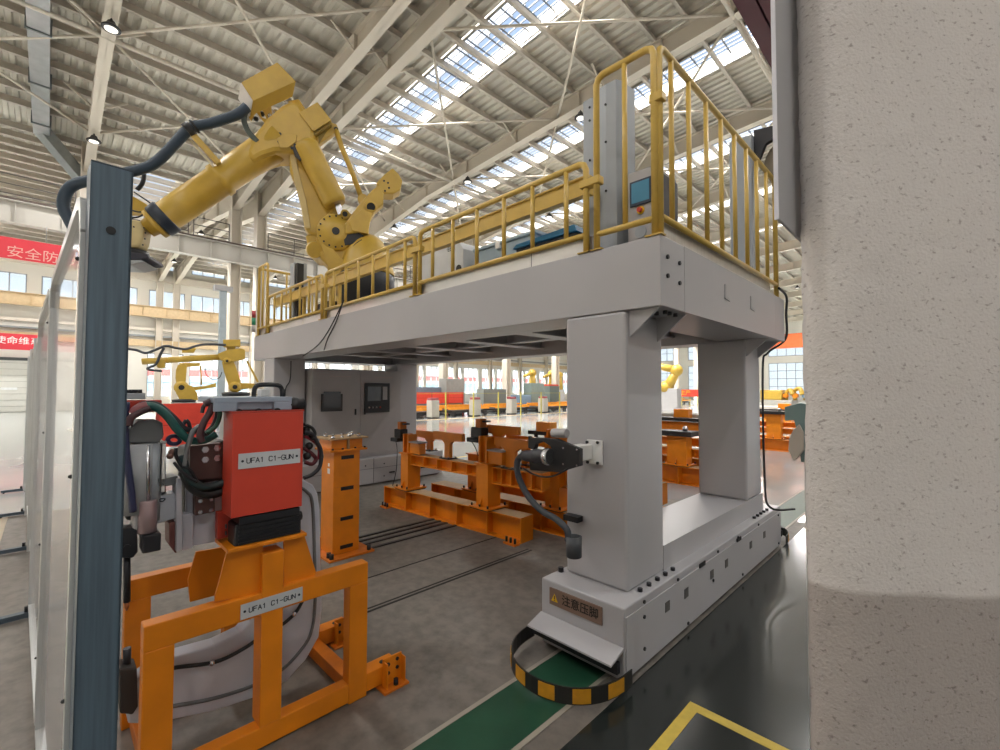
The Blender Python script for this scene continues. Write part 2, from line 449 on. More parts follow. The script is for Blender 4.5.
# roof bracing tubes and flange struts
def rz(x): return roofz(x)-.75
PAIRS = [(-5.1, .9), (.9, 6.1), (7.2, 12.9), (12.9, 18.6), (18.6, 24.6)]
for ya, yb in PAIRS:
    for xa in (-22, -16, -10, -4, 2):
        for p, q in (((xa, ya), (xa+6, yb)), ((xa, yb), (xa+6, ya))):
            if abs((ya+yb)/2-4) < 1 and xa > -10: pass
            kid('brace_tube', MB().cyl((p[0], p[1], rz(p[0])), (q[0], q[1], rz(q[0])-.02), .04, 10), BEIGE, ceil)
    for xa in (-16, -4):
        kid('tie_beam', MB().cyl((xa, ya, rz(xa)-.1), (xa, yb, rz(xa)-.1), .06, 12), BEIGE, ceil)
for yr in RAFT[:7]:
    for x in range(-20, 4, 4):
        for s in (-1, 1):
            kid('flange_strut', MB().bar((x, yr, roofz(x)-.27-.6), (x, yr+s*.8, roofz(x)-.28), .05), BEIGE, ceil)
# columns in the inner row and along the window wall
def column(x, y, z1, w, label):
    t = thing('steel_column', (x, y, 0), label, 'column', 'steel columns of the hall')
    t['kind'] = 'structure'
    mb = MB(); mb.box(x-w/2, x+w/2, y-.22, y-.19, 0, z1); mb.box(x-w/2, x+w/2, y+.19, y+.22, 0, z1); mb.box(x-.015, x+.015, y-.19, y+.19, 0, z1)
    kid('shaft', mb, BEIGE, t)
    kid('base_plate', MB().box(x-w/2-.1, x+w/2+.1, y-.35, y+.35, 0, .04), BEIGE, t)
for i, yr in enumerate([y for y in RAFT if y > -6]):
    z1 = roofz(XC)-.3
    column(XC, yr, z1, .5, 'beige steel column of the inner row carrying the runway girder')
    if i > 1: column(XW+.3, yr, 12.6, .5, 'beige steel column standing against the window wall')
# crane runway girder along the inner columns, with bracket and walkway rail
gt = thing('crane_girder', (XC, 30, 7.4), 'long grey runway girder with stiffeners carried on the inner column row', 'girder')
gm = MB(); gx = XC+.55
gm.box(gx-.2, gx+.2, -13.5, 75, 8.22, 8.25); gm.box(gx-.18, gx+.18, -13.5, 75, 7.45, 7.48); gm.box(gx-.012, gx+.012, -13.5, 75, 7.48, 8.22)
y = -13
while y < 75: gm.box(gx-.15, gx+.15, y-.01, y+.01, 7.48, 8.22); y += 1.2
obj('girder_web', gm, mat('girder_grey', '#bcb8b0', .55, var=.05, scale=.3), gt)
obj('crane_rail', MB().box(gx-.05, gx+.05, -13.5, 75, 8.25, 8.37), mat('rail_steel', '#5a4f48', .5, metal=.4), gt)
obj('walkway', MB().box(gx-1.1, gx-.25, -13.5, 75, 8.2, 8.26), mat('walkway_plate', '#8c877f', .6), gt)
rm = MB()
for a, b in ((-13, -1.9), (-1.6, .55), (1.1, 4.2), (4.4, 5.8), (7.5, 12.5), (13.3, 18.3), (19, 24)):
    for z in (8.6, 8.95, 9.3): rm.bar((gx-.35, a, z), (gx-.35, b, z), .035)
    n = max(1, int((b-a)/1.2))
    for k in range(n+1): rm.bar((gx-.35, a+(b-a)*k/n, 8.26), (gx-.35, a+(b-a)*k/n, 9.3), .035)
obj('walkway_railing', rm, mat('rail_dark', '#5f5a55', .5), gt)
# crane runway of the next aisle on the window wall
g2 = thing('crane_girder', (XW+.9, 30, 7.0), 'cream runway girder running under the upper windows of the far wall', 'girder')
gm = MB(); gx = XW+.9; gm.box(gx-.2, gx+.2, -13.5, 75, 8.0, 8.04); gm.box(gx-.18, gx+.18, -13.5, 75, 7.2, 7.24); gm.box(gx-.012, gx+.012, -13.5, 75, 7.24, 8.0)
y = -13
while y < 75: gm.box(gx-.15, gx+.15, y-.01, y+.01, 7.24, 8.0); y += 1.5
obj('girder_web', gm, mat('tan_beam', '#cdb48e'), g2)
# ------------------------------------------------------------------ the gantry
F = 2.42                      # front face of the gantry
X1, X0 = -1.15, -8.28         # its right and left ends
Y1g = 5.05                    # rear face
ZB, ZT = 2.075, 2.48          # underside and top of the platform frame
gan = thing('gantry_frame', (-4.7, 3.7, 0), 'large light grey welded gantry on four legs with a yellow railed platform', 'gantry')
# near carriage (right) : long low box with dust cover plates
C0, C1 = -1.87, -1.29
base = obj('carriage_beam', MB().box(C0, C1, 2.24, 5.36, .02, .412), GREY, gan, .008)
cover = obj('cover_plate', MB().box(C1, C1+.006, 2.255, 5.35, .03, .36), GREY, base, .002)
def hexbolt(p, axis, r=.016, h=.02):
    p, a = V(p), V(axis); return MB().cyl(p, p+a*h, r, 6)
bolt0 = None
def bolts(pts, axis, parent, r=.016, h=.02, name='bolt', m=None):
    "one bolt built, the rest copies sharing its mesh"
    first = obj(name, hexbolt(pts[0], axis, r, h), m or BLKM, parent, origin=pts[0])
    for p in pts[1:]:
        c = first.copy(); COL.objects.link(c); c.location = first.location + (V(p)-V(pts[0]))
    return first
bolts([(C1+.006, y, z) for y, z in ((2.45, .385), (2.45, .12), (2.9, .38), (3.05, .05), (3.5, .2), (3.6, .385), (4.05, .39), (4.15, .06), (4.6, .38), (5.25, .34), (5.25, .06), (2.45, .3))], (1, 0, 0), base, .011, .008)
bolts([(-1.333, y, .412) for y in (2.5, 2.61, 2.72, 2.83, 2.94)], (0, 0, 1), base, .015, .02)
bolts([(-1.333, y, .412) for y in (4.66, 4.76, 4.86, 4.96, 5.06)], (0, 0, 1), base, .015, .02)
bolts([(-1.84, y, .412) for y in (2.40, 2.5)], (0, 0, 1), base, .018, .03)
for y, w in ((3.25, .1), (4.02, .1)):
    obj('slot_cover', MB().box(C1+.006, C1+.012, y, y+w, .355, .385), BLK, base)
pk = [(2.72, .26), (3.0, .255), (3.45, .25), (3.75, .25), (4.35, .25), (4.75, .25)]
lab = mat('inspection_tag', '#5e5b58', .5, var=.3, scale=60)
for y, z in pk: obj('inspection_tag', MB().box(C1+.006, C1+.009, y, y+.06, z-.03, z+.03), lab, base)
# brass warning plate on the front end: warning triangle and lettering
pl_o = W(556.5, 588.5, 1, 2.24)
plate = obj('warning_plate', MB().box(-1.80, -1.425, 2.232, 2.24, .275, .375), mat('bronze_plate', '#8a7264', .45, metal=.3, var=.1), base)
text('lettering', '注意压脚', .065, (-1.575, 2.2315, .325), (1, 0, 0), (0, 0, 1), mat('plate_ink', '#15130f', .6), plate, .0006, bold=.0008)
tri = MB().prism([(-1.785, 2.232, .30), (-1.735, 2.232, .30), (-1.76, 2.232, .347)], (0, -.0015, 0))
obj('warning_triangle', tri, mat('sign_yellow', '#e8b81c', .5), plate)
obj('exclamation_mark', MB().box(-1.763, -1.757, 2.2295, 2.2305, .314, .334).box(-1.763, -1.757, 2.2295, 2.2305, .304, .309), INK, plate)
# legs of the near frame: two columns on a sill
FX0, FX1 = -1.815, -1.37
sill = obj('sill_beam', MB().box(FX0+.002, FX1-.002, 2.894, 5.08, .412, .575), GREY, gan)
leg1 = obj('leg', MB().box(FX0, FX1, F+.004, 2.895, .412, ZB), GREY, gan, .02)
leg2 = obj('leg', MB().box(FX0, FX1, 4.6, 5.03, .575, ZB), GREY, gan, .02)
for ys in (2.46, 2.82, 4.62, 4.97):
    pts = [(FX1, ys, ZB), (FX1, ys, ZB-.16), (FX1+.19, ys, ZB)]
    obj('gusset', MB().prism(pts, (0, .02, 0)), GREY, gan)
bolts([(FX1+.05+.055*i, 2.60+.0*i, ZB-.022) for i in range(3)], (0, 0, 1), gan, .014, .022)
for y in (2.66, 2.74): bolts([(FX1+.16, y, ZB-.022)], (0, 0, 1), gan, .014, .022)
# platform frame: front beam, rear beam, end boxes, cross members, deck
obj('front_beam', MB().box(X0, X1, F, F+.32, ZB, ZT), GREY, gan, .006)
obj('flange_lip', MB().box(X0, -2.0, F+.32, F+.42, ZB, ZB+.02), GREY, gan)
obj('rear_beam', MB().box(X0, X1, Y1g-.32, Y1g, ZB, ZT), GREY, gan, .006)
obj('end_beam', MB().box(-1.62, X1, F+.32, Y1g-.32, ZB+.001, ZT), GREY, gan)
obj('end_beam', MB().box(X0, X0+.55, F+.32, Y1g-.32, ZB+.001, ZT), GREY, gan)
obj('deck_plate', MB().box(X0+.55, -1.62, F+.32, Y1g-.32, ZT-.02, ZT), GREY, gan)
for x in (-7.0, -6.0, -5.0, -4.0, -3.0, -2.2):
    obj('cross_member', MB().box(x-.05, x+.05, F+.32, Y1g-.32, ZB+.1, ZT-.02).box(x-.1, x+.1, F+.32, Y1g-.32, ZB+.08, ZB+.1), GREY, gan)
for y in (3.3, 4.1):
    obj('stringer', MB().box(X0+.55, -1.62, y-.04, y+.04, ZB+.12, ZT-.02).box(X0+.55, -1.62, y-.07, y+.07, ZB+.1, ZB+.12), GREY, gan)
# end face details: bolts and lifting marks
bolts([(X1, y, z) for y, z in ((2.50, 2.365), (2.66, 2.36), (2.50, 2.255), (2.66, 2.24))], (1, 0, 0), gan, .014, .01)
for y in (3.42, 4.0):
    obj('lifting_slot', MB().prism([(X1, y, 2.36), (X1, y, 2.26), (X1, y+.10, 2.25), (X1, y+.10, 2.265), (X1, y+.03, 2.28), (X1, y+.03, 2.36)], (.006, 0, 0)), GREYD, gan)
# far frame under the left end
gx0, gx1 = -7.76, -7.32
lgA = obj('leg', MB().box(gx0, gx1, F+.004, 2.9, .42, ZB), GREY, gan, .015)
lgB = obj('leg', MB().box(gx0, gx1, 4.58, 5.03, .42, ZB), GREY, gan, .015)
cb = obj('carriage_beam', MB().box(-7.85, -6.92, 2.24, 5.36, .02, .44), GREY, gan, .01)
obj('panel_joint', MB().box(-6.921, -6.917, 2.3, 5.3, .27, .274).box(-6.921, -6.917, 3.9, 3.905, .03, .44).box(-6.921, -6.917, 4.55, 4.555, .03, .44), DARKJ, cb)
bolts([(-6.92, y, z) for y, z in ((3.3, .3), (3.75, .33), (4.1, .33), (4.45, .33), (4.8, .33), (4.1, .12), (5.15, .12), (5.15, .33))], (1, 0, 0), cb, .012, .008)
for y in (3.35, 4.2, 4.85): obj('handle', MB().box(-6.92, -6.9, y, y+.1, .16, .18), BLK, cb)
# stainless kick plates behind the guard rails
kp = [(-8.2, -6.35), (-6.33, -3.66), (-3.64, -2.16), (-2.15, -1.63)]
for a, b in kp: obj('kick_plate', MB().box(a, b, F+.045, F+.051, ZT, ZT+.115), STEEL, gan)
obj('kick_plate', MB().box(X1-.051, X1-.045, F+.06, 4.75, ZT, ZT+.13), STEEL, gan)
# guard rails
R = .021
def rail_front(xa, xb, bal, z0, z1, y, post_r=.024):
    "one tube frame with rounded top corners; its inner uprights are sub-parts"
    mb = MB(); c = .05
    pts = [(xa, y, ZT), (xa, y, z1-c), (xa+.015, y, z1-.015), (xa+c, y, z1), (xb-c, y, z1), (xb-.015, y, z1-.015), (xb, y, z1-c), (xb, y, ZT)]
    mb.tube(pts, R, 10, False); mb.cyl((xa, y, z0), (xb, y, z0), R*.9, 10)
    mb.box(xa-.05, xa+.05, y-.03, y+.03, ZT, ZT+.008); mb.box(xb-.05, xb+.05, y-.03, y+.03, ZT, ZT+.008)
    o = obj('guard_rail', mb, YEL, gan)
    for x in bal: obj('baluster', MB().cyl((x, y, z0), (x, y, z1), R*.8, 8), YEL, o)
    return o
yr_ = F+.02
rail_front(-7.66, -5.66, [-7.39, -7.09, -6.74, -6.39, -6.08, -5.84], 2.60, 3.06, yr_)
rail_front(-5.56, -3.60, [-5.33, -5.02, -4.71, -4.39, -4.09, -3.77], 2.60, 3.06, yr_)
rail_front(-3.52, -1.66, [-3.32, -3.03, -2.72, -2.41, -2.12, -1.82], 2.60, 3.08, yr_)
rail_front(-1.58, -1.19, [-1.38], 2.585, 3.60, yr_)
for x, z in ((-5.61, 2.9), (-3.56, 2.92), (-1.62, 2.93)):
    obj('rail_clamp', MB().box(x-.075, x+.075, yr_-.03, yr_+.03, z-.025, z+.025), YEL, gan, .006)
obj('rail_clamp', MB().box(-1.215, -1.135, yr_-.02, yr_+.04, 3.26, 3.31), YEL, gan, .006)
def rail_side(x, ya, yb, ys, z0, z1, name='guard_rail'):
    mb = MB(); c = .05
    pts = [(x, ya, ZT), (x, ya, z1-c), (x, ya+.015, z1-.015), (x, ya+c, z1), (x, yb-c, z1), (x, yb-.015, z1-.015), (x, yb, z1-c), (x, yb, ZT)]
    mb.tube(pts, R, 10, False); mb.cyl((x, ya, z0), (x, yb, z0), R*.9, 10)
    o = obj(name, mb, YEL, gan)
    for y in ys: obj('baluster', MB().cyl((x, y, z0), (x, y, z1), R*.8, 8), YEL, o)
    return o
rail_side(X1+.0-.02, F+.04, 4.86, [2.62, 2.875, 3.165, 3.447, 3.734, 4.018, 4.29, 4.58], 2.60, 3.60)
rail_side(-8.2, F+.04, 4.9, [2.9, 3.35, 3.8, 4.25, 4.6], 2.6, 3.62)
rail_front(-8.14, -7.72, [-7.95], 2.6, 3.62, yr_)
# rear side railing
for a, b in ((-7.9, -5.7), (-5.6, -3.4)):
    n = 6; rail_front(a, b, [a+(b-a)*(i+1)/n for i in range(n-1)], 2.6, 3.08, Y1g-.05)
# yellow beam carried on posts behind the front railing
yb = thing('cable_beam', (-4.9, 2.66, ZT), 'long yellow steel beam on short posts running behind the platform railing', 'beam')
mb = MB(); mb.box(-7.98, -1.75, 2.615, 2.66, 2.955, 3.09); mb.box(-7.98, -1.75, 2.60, 2.615, 2.955, 2.965); mb.box(-7.98, -1.75, 2.60, 2.615, 3.08, 3.09)
obj('channel', mb, YEL, yb)
for x in (-6.75, -5.85, -5.6): obj('post', MB().box(x-.025, x+.025, 2.62, 2.655, ZT, 2.955), YEL, yb)

# ------------------------------------------------------------------ things on the platform
ms = thing('cable_mast', (-1.72, 2.8, ZT), 'tall grey folded steel mast at the near corner of the platform', 'mast')
mb = MB(); pr = [(-1.93, 2.80), (-1.80, 2.80), (-1.78, 2.755), (-1.70, 2.745), (-1.62, 2.75), (-1.60, 2.80), (-1.585, 2.95), (-1.92, 2.95)]
mb.prism([(a, b, ZT) for a, b in pr], (0, 0, 1.29))
obj('mast_body', mb, SLATE, ms, .004)
bolts([(-1.87, 2.80, z) for z in (3.05, 3.3, 3.6, 3.7)] + [(-1.70, 2.745, z) for z in (3.0, 3.35, 3.62)], (0, -1, 0), ms, .009, .006)
mb = MB().box(-1.6, -1.52, 2.95, 3.0, ZT, 3.2)
m2 = thing('cable_mast', (-1.42, 4.75, ZT), 'grey steel mast at the rear corner of the platform with a black arm', 'mast')
obj('mast_body', MB().box(-1.52, -1.32, 4.7, 4.85, ZT, 4.05), SLATE, m2, .006)
arm = [(-1.32, 4.78, 4.12), (-1.32, 4.78, 3.72), (-1.22, 4.78, 3.95), (-1.02, 4.78, 4.02), (-.8, 4.78, 4.03), (-.8, 4.78, 4.1), (-1.1, 4.78, 4.09)]
obj('arm_bracket', MB().prism(arm, (0, .05, 0)), BLKM, m2)
obj('cable_drum', MB().cyl((-1.02, 4.9, 3.78), (-1.02, 5.02, 3.78), .25, 28), mat('drum_taupe', '#8c8272', .6), m2, .01)
hm = thing('operator_cabinet', (-1.47, 2.78, ZT), 'grey operator cabinet with blue touch screen behind the tall platform rail', 'cabinet')
hy, hx0, hx1 = 2.74, -1.53, -1.335
obj('body', MB().box(hx0, hx1, hy, hy+.32, ZT, 3.06), GREYD, hm, .006)
obj('side_panel', MB().box(hx1, hx1+.008, hy+.02, hy+.32, ZT, 3.03), mat('dark_side', '#4c4d52', .5), hm)
sc_ = obj('screen_bezel', MB().box(hx0+.02, hx1-.02, hy-.012, hy, 2.82, 2.99), mat('bezel', '#223448', .4), hm, .004)
obj('screen', MB().box(hx0+.035, hx1-.035, hy-.014, hy-.012, 2.84, 2.975), mat('screen_blue', '#4f8fb0', .15, spec=.8), sc_)
obj('stop_button', MB().cyl((-1.435, hy, 2.785), (-1.435, hy-.03, 2.785), .016, 16), RED, hm)
obj('button_ring', MB().cyl((-1.435, hy, 2.785), (-1.435, hy-.008, 2.785), .026, 16), mat('sign_yellow', '#e8b81c'), hm)
obj('socket', MB().cyl((-1.435, hy, 2.64), (-1.435, hy-.01, 2.64), .04, 20), SLATE, hm)
ac = thing('cooling_unit', (-4.2, 3.1, ZT), 'white cooling unit with rounded top and small dark marking behind the platform rail', 'box')
pf = [(-4.38, 0), (-4.38, .62), (-4.30, .70), (-4.15, .74), (-3.95, .75), (-3.75, .72), (-3.62, .66), (-3.56, .58), (-3.56, 0)]
obj('housing', MB().prism([(a, 3.0, ZT+b) for a, b in pf], (0, .5, 0)), mat('unit_white', '#c9cbcc', .45), ac, .01)
text('lettering', '·EEC', .075, (-3.76, 2.999, 3.10), (1, 0, 0), (0, 0, 1), INK, ac, .001)
obj('port', MB().cyl((-3.62, 3.0, 2.86), (-3.62, 2.99, 2.86), .04, 16), BLK, ac)
obj('carry_handle', MB().tube([(-4.2, 3.1, 3.2), (-4.2, 3.1, 3.25), (-3.95, 3.1, 3.27), (-3.95, 3.1, 3.22)], .012, 8), BLK, ac)
bb = thing('junction_box', (-3.0, 3.2, ZT), 'blue grey equipment box with lid beside the white cooling unit', 'box')
obj('body', MB().box(-3.42, -2.62, 3.05, 3.5, ZT, 3.0), mat('blue_grey', '#9db0bd', .45), bb, .01)
obj('lid', MB().box(-3.44, -2.60, 3.03, 3.52, 3.0, 3.03), mat('blue_grey', '#9db0bd'), bb, .005)
obj('latch', MB().box(-3.1, -3.04, 3.02, 3.05, 2.96, 3.02), WHT, bb)
db = thing('tool_case', (-2.35, 2.9, ZT), 'dark navy case with bright blue lid edge near the corner mast', 'case')
obj('body', MB().box(-2.62, -2.0, 2.8, 3.2, ZT, 2.80), mat('navy', '#27303c', .5), db, .01)
obj('lid', MB().prism([(-2.64, 2.78, 2.80), (-1.98, 2.78, 2.80), (-2.0, 2.78, 2.85), (-2.6, 2.78, 2.83)], (0, .44, 0)), mat('case_blue', '#2d7fb4', .4), db)
dk = thing('signal_box', (-1.3, 3.85, ZT), 'small dark box behind the tall end railing', 'box')
obj('body', MB().box(-1.45, -1.27, 3.8, 4.0, ZT, 2.66), BLK, dk, .008)
obj('cover', MB().box(-1.46, -1.26, 3.79, 4.01, 2.66, 2.68), BLKM, dk)
# vertical cable channel at the left end of the platform
ch = thing('cable_channel', (-7.35, 2.75, ZT), 'grey upright cable channel with dark inside at the left platform end', 'channel')
obj('channel_body', MB().box(-7.55, -7.38, 2.72, 2.9, ZT, 3.62).box(-7.38, -7.32, 2.84, 2.9, ZT, 3.62), SLATE, ch, .004)
obj('cable_pack', MB().box(-7.38, -7.30, 2.74, 2.84, ZT, 3.6), BLK, ch)
sl = thing('signal_lamp', (-8.25, 2.35, ZT), 'small red and green stack lamp hanging at the left gantry end', 'lamp')
obj('housing', MB().cyl((-8.32, 2.42, 2.68), (-8.32, 2.42, 2.56), .03, 12), GREYD, sl)
obj('green_lens', MB().cyl((-8.32, 2.42, 2.80), (-8.32, 2.42, 2.68), .032, 12), mat('lamp_green', '#2f8a6a', .3), sl)
obj('red_lens', MB().cyl((-8.32, 2.42, 2.92), (-8.32, 2.42, 2.80), .032, 12), mat('lamp_red', '#a8404a', .3), sl)
# control cabinet between the far legs
cc = thing('control_cabinet', (-7.3, 3.74, .44), 'wide two-door grey control cabinet with two dark screens between the far legs', 'cabinet')
xf = -7.12
obj('body', MB().box(-7.7, xf-.01, 2.93, 4.56, .44, 1.93), GREYD, cc, .006)
dA = obj('door', MB().box(xf-.01, xf, 2.95, 3.742, .5, 1.9), GREYD, cc, .004)
dB = obj('door', MB().box(xf-.01, xf, 3.752, 4.54, .5, 1.9), GREYD, cc, .004)
a, b = W(321, 394, 0, xf), W(342, 411, 0, xf)
f1 = obj('window_frame', MB().box(xf, xf+.02, a.y, b.y, b.z, a.z), BLK, dA, .004)
a, b = W(364.5, 383, 0, xf), W(389, 412, 0, xf)
f2 = obj('operator_panel', MB().box(xf, xf+.02, a.y, b.y, b.z, a.z), BLK, dB, .004)
obj('screen', MB().box(xf+.02, xf+.024, a.y+.05, a.y+.30, b.z+.2, a.z-.06), mat('screen_grey', '#5b5f66', .2), dB)
obj('keypad', MB().box(xf+.02, xf+.024, a.y+.34, a.y+.43, b.z+.22, a.z-.06), GREYD, dB)
for i in range(4): obj('button', MB().cyl((xf+.02, a.y+.08+.07*i, b.z+.09), (xf+.035, a.y+.08+.07*i, b.z+.09), .014, 10), RED if i == 3 else GREYD, dB)
obj('inner_screen', MB().box(xf+.02, xf+.022, W(322, 394, 0, xf).y+.02, W(341, 411, 0, xf).y-.02, 1.30, 1.56), mat('screen_dark', '#43454a', .2), dA)
for d, y in ((dA, 3.66), (dB, 3.83)):
    obj('door_handle', MB().box(xf, xf+.02, y-.012, y+.012, 1.17, 1.27), BLKM, d, .003)
for d, y0 in ((dA, 3.2), (dB, 4.0)):
    mb = MB()
    for i in range(9): mb.box(xf, xf+.002, y0+i*.043, y0+i*.043+.03, 1.80, 1.825)
    obj('name_strip', MB().box(xf, xf+.002, y0, y0+.38, 1.80, 1.82), mat('faded_print', '#b5aaa8', .6), d)
# black cables hanging down the front of the left beam
for pts, lb in (([W(344, 300, 1, F-.02), W(330, 328, 1, F-.03), W(318, 345, 1, F-.03), W(303, 356, 1, F-.01)], 'black cable drooping from the robot foot across the grey front beam, left of two'),
                ([W(343, 302, 1, F-.02), W(336, 322, 1, F-.03), W(328, 338, 1, F-.03), W(324, 350, 1, F-.01)], 'black cable drooping from the robot foot across the grey front beam, right of two')):
    tag(obj('hanging_cable', MB().tube(pts, .008, 6), BLK), lb, 'cable')
tag(obj('leg_cable', MB().tube([W(291, 361, 0, gx1+.02), W(290, 380, 0, gx1+.02), W(285, 392, 0, gx1+.02), W(284, 430, 0, gx1+.02)], .008, 6), BLK), 'thin black cable running down the far left leg', 'cable')
# cable falling from the platform along the outer leg
tag(obj('drop_cable', MB().tube([(X1+.02, 4.78, 2.55), (X1+.03, 5.0, 2.5), (X1+.01, 5.07, 2.35), (X1, 5.07, 2.1), (-1.3, 5.05, 1.97), (-1.35, 5.06, 1.8), (-1.35, 5.07, .7), (-1.3, 5.05, .45), (-1.15, 5.3, .415)], .011, 8), BLK), 'black cable dropping from the platform corner down the rear leg', 'cable')

# ------------------------------------------------------------------ bumper loops of the carriage
def bumper(y0, s, label):
    t = thing('safety_bumper', (-1.58, y0+s*.2, 0), label, 'bumper')
    n = 24; xa, xb = -1.93, -1.24; cx, rx = (xa+xb)/2, (xb-xa)/2; ry = .42
    P = [(cx-rx*math.cos(PI*i/n), y0+s*ry*math.sin(PI*i/n)**.8) for i in range(n+1)]
    band = MB()
    def strip(i0, i1, off, z0, z1, mbb):
        pts = []
        for i in range(i0, i1+1):
            a = V((P[i][0], P[i][1], 0)); c = V((cx, y0, 0)); d = (a-c).normalized(); pts.append((a, d))
        vs = []
        for a, d in pts:
            for o, z in ((off, z0), (off, z1), (off-.006, z1), (off-.006, z0)):
                vs.append(a+d*o+V((0, 0, z)))
        m = len(pts); fs = [(k*4+j, k*4+(j+1) % 4, (k+1)*4+(j+1) % 4, (k+1)*4+j) for k in range(m-1) for j in range(4)] + [(0, 1, 2, 3), ((m-1)*4+3, (m-1)*4+2, (m-1)*4+1, (m-1)*4)]
        mbb.add(vs, fs)
    strip(0, n, 0, .03, .115, band)
    o = obj('bumper_band', band, mat('bumper_black', '#22221f', .5), t)
    for k in range(6):
        mb = MB(); i0 = 1+k*4
        strip(i0, min(n, i0+2), .003, .037, .108, mb)
        obj('hazard_stripe', mb, mat('hazard_yellow', '#c98f1d', .55, var=.25, scale=20), o)
    bk = MB(); bk.prism([(xa+.06, y0+s*.0, .205), (xa+.06, y0+s*.13, .165), (xa+.06, y0+s*.13, .155), (xa+.06, y0, .19)], (xb-xa-.11, 0, 0))
    obj('sloped_plate', bk, GREY, t)
    obj('mounting_bar', MB().box(xa+.04, xb-.05, y0+s*.04, y0+s*.07, .09, .15), BLKM, t)
bumper(2.235, -1, 'yellow and black striped safety loop on the near end of the grey carriage')
bumper(5.365, 1, 'safety loop at the far end of the carriage, seen past its corner')

# ------------------------------------------------------------------ hose connector on the leg
hc = thing('hose_bracket', (-1.85, 2.3, 1.0), 'black round plug bracket bolted to the near gantry leg on a white arm', 'bracket')
obj('wall_plate', MB().box(*sorted((W(588, 450, 1, F).x, W(603, 450, 1, F).x)), F-.012, F, W(596, 464, 1, F).z, W(596, 440, 1, F).z), WHT, hc, .002)
bolts([W(p, q, 1, F-.012) for p, q in ((587.5, 442), (598, 442.5), (588, 462), (598, 463))], (0, -1, 0), hc, .010, .01)
zc = W(590, 454, 1, F-.1).z
obj('support_arm', MB().box(-1.69, -1.60, 2.14, F-.012, zc-.045, zc+.045), WHT, hc, .004)
cy = 2.12
def HP(px, py): return W(px, py, 1, cy)
out = [(528, 436), (530, 438), (536, 437.5), (556, 439), (580, 449), (580, 466), (558, 472.5), (530, 470), (529, 462), (534, 460), (539, 464), (546, 464), (551, 458), (553, 453), (550, 446), (543, 441.5), (536, 444), (534, 450), (528, 448)]
obj('cheek_plate', MB().prism([HP(*p) for p in out], (0, .03, 0)), BLK, hc, .003)
bolts([HP(*p) for p in ((577, 449.5), (577, 465.5), (563.5, 448), (563.5, 464))], (0, -1, 0), hc, .006, .004, m=CHR)
obj('top_fitting', MB().cyl(HP(549, 434)+V((-.02, .06, 0)), HP(561, 434)+V((0, .06, 0)), .028, 14), GREYD, hc, .006)
pA, pB = HP(527, 455)+V((0, -.04, 0)), HP(551, 456)+V((0, -.04, 0))
ax = (pB-pA); L_ = ax.length
obj('hose_plug', MB().lathe(pA, ax, [(0, .028), (.03, .034), (L_*.5, .038), (L_*.55, .044), (L_*.9, .044), (L_, .036)], 20), mat('plug_dark', '#333338', .45), hc)
obj('plug_ring', MB().lathe(pB, ax, [(-.012, .047), (0, .05), (.02, .05), (.024, .04)], 20), CHR, hc)
th = [HP(523, 468), HP(533, 474), HP(545, 477), HP(556, 475), HP(569, 468)]
obj('loop_wire', MB().tube(th, .006, 6), BLK, hc)
hose = [pA+V((.02, 0, 0)), HP(520, 457), HP(517, 464), HP(519, 478), HP(528, 496), HP(542, 511), HP(556, 519), HP(567, 530)+V((0, .0, 0)), HP(568, 541)]
tag(obj('corrugated_hose', MB().tube(hose, .019, 12, ribs=.05), RUB), 'thick dark corrugated hose looping from the black plug down to a cup', 'hose')
cup = thing('hose_cup', (-2.0, 2.16, .6), 'dark grey cylindrical cup holding the hose end beside the near leg', 'cup')
q0, q1 = HP(571.5, 537)+V((0, .02, 0)), HP(572, 558)+V((0, .02, 0))
obj('cup_body', MB().lathe(q1, q0-q1, [(0, .04), (.004, .044), ((q0-q1).length, .047), ((q0-q1).length, .038), ((q0-q1).length-.03, .036)], 24), mat('cup_grey', '#3a3d41', .5), cup)
obj('cup_bracket', MB().box(*sorted((W(567, 521, 1, F-.02).x, W(581, 521, 1, F-.02).x)), F-.06, F-.001, q0.z+.0, q0.z+.035), BLKM, cup)
# ------------------------------------------------------------------ orange rack carrying the weld gun
XR, XB = -2.2, -2.78
PA, PB = .278, 1.215
rk = thing('gun_rack', (-2.5, .75, 0), 'orange square tube rack standing on the floor behind the steel post, holding the weld gun', 'rack')
def frame(x, par):
    mb = MB()
    mb.box(x-.07, x, PA, PA+.1, .0, .59).box(x-.07, x, PB-.1, PB, .0, .59)
    mb.box(x-.07, x, PA, PB, .59, .69).box(x-.07, x, PA+.1, PB-.1, .01, .1)
    return obj('tube_frame', mb, ORG, par, .004)
fr = frame(XR, rk); fb = frame(XB, rk)
obj('center_post', MB().box(XR-.10, XR+.004, .695, .787, .1, .86), ORG, rk, .004)
obj('center_post', MB().box(XB-.07, XB+.0, .695, .787, .1, .69), ORG, rk, .004)
g1 = [W(*p, 0, XR-.03) for p in ((228, 548), (263, 541), (263, 592), (215, 602), (215, 597))]
obj('gusset', MB().prism(g1, (-.012, 0, 0)), ORG, rk)
g2 = [W(*p, 0, XR-.03) for p in ((284, 538), (304, 534), (316, 572), (314, 578), (284, 584))]
obj('gusset', MB().prism(g2, (-.012, 0, 0)), ORG, rk)
g3 = [W(*p, 0, -2.62) for p in ((196, 552), (236, 545), (236, 590), (190, 602), (188, 580))]
obj('gusset', MB().prism(g3, (-.012, 0, 0)), ORG, rk)
a, b = W(227, 548, 0, XR+.0), W(306, 533, 0, XR)
obj('saddle_plate', MB().box(XR-.2, XR+.012, a.y, b.y, a.z-.022, a.z-.006), ORG, rk, .002)
obj('upright_bracket', MB().box(XR-.16, XR-.12, .545, .60, a.z+.01, 1.05), mat('dark_red', '#a83222', .45), rk)
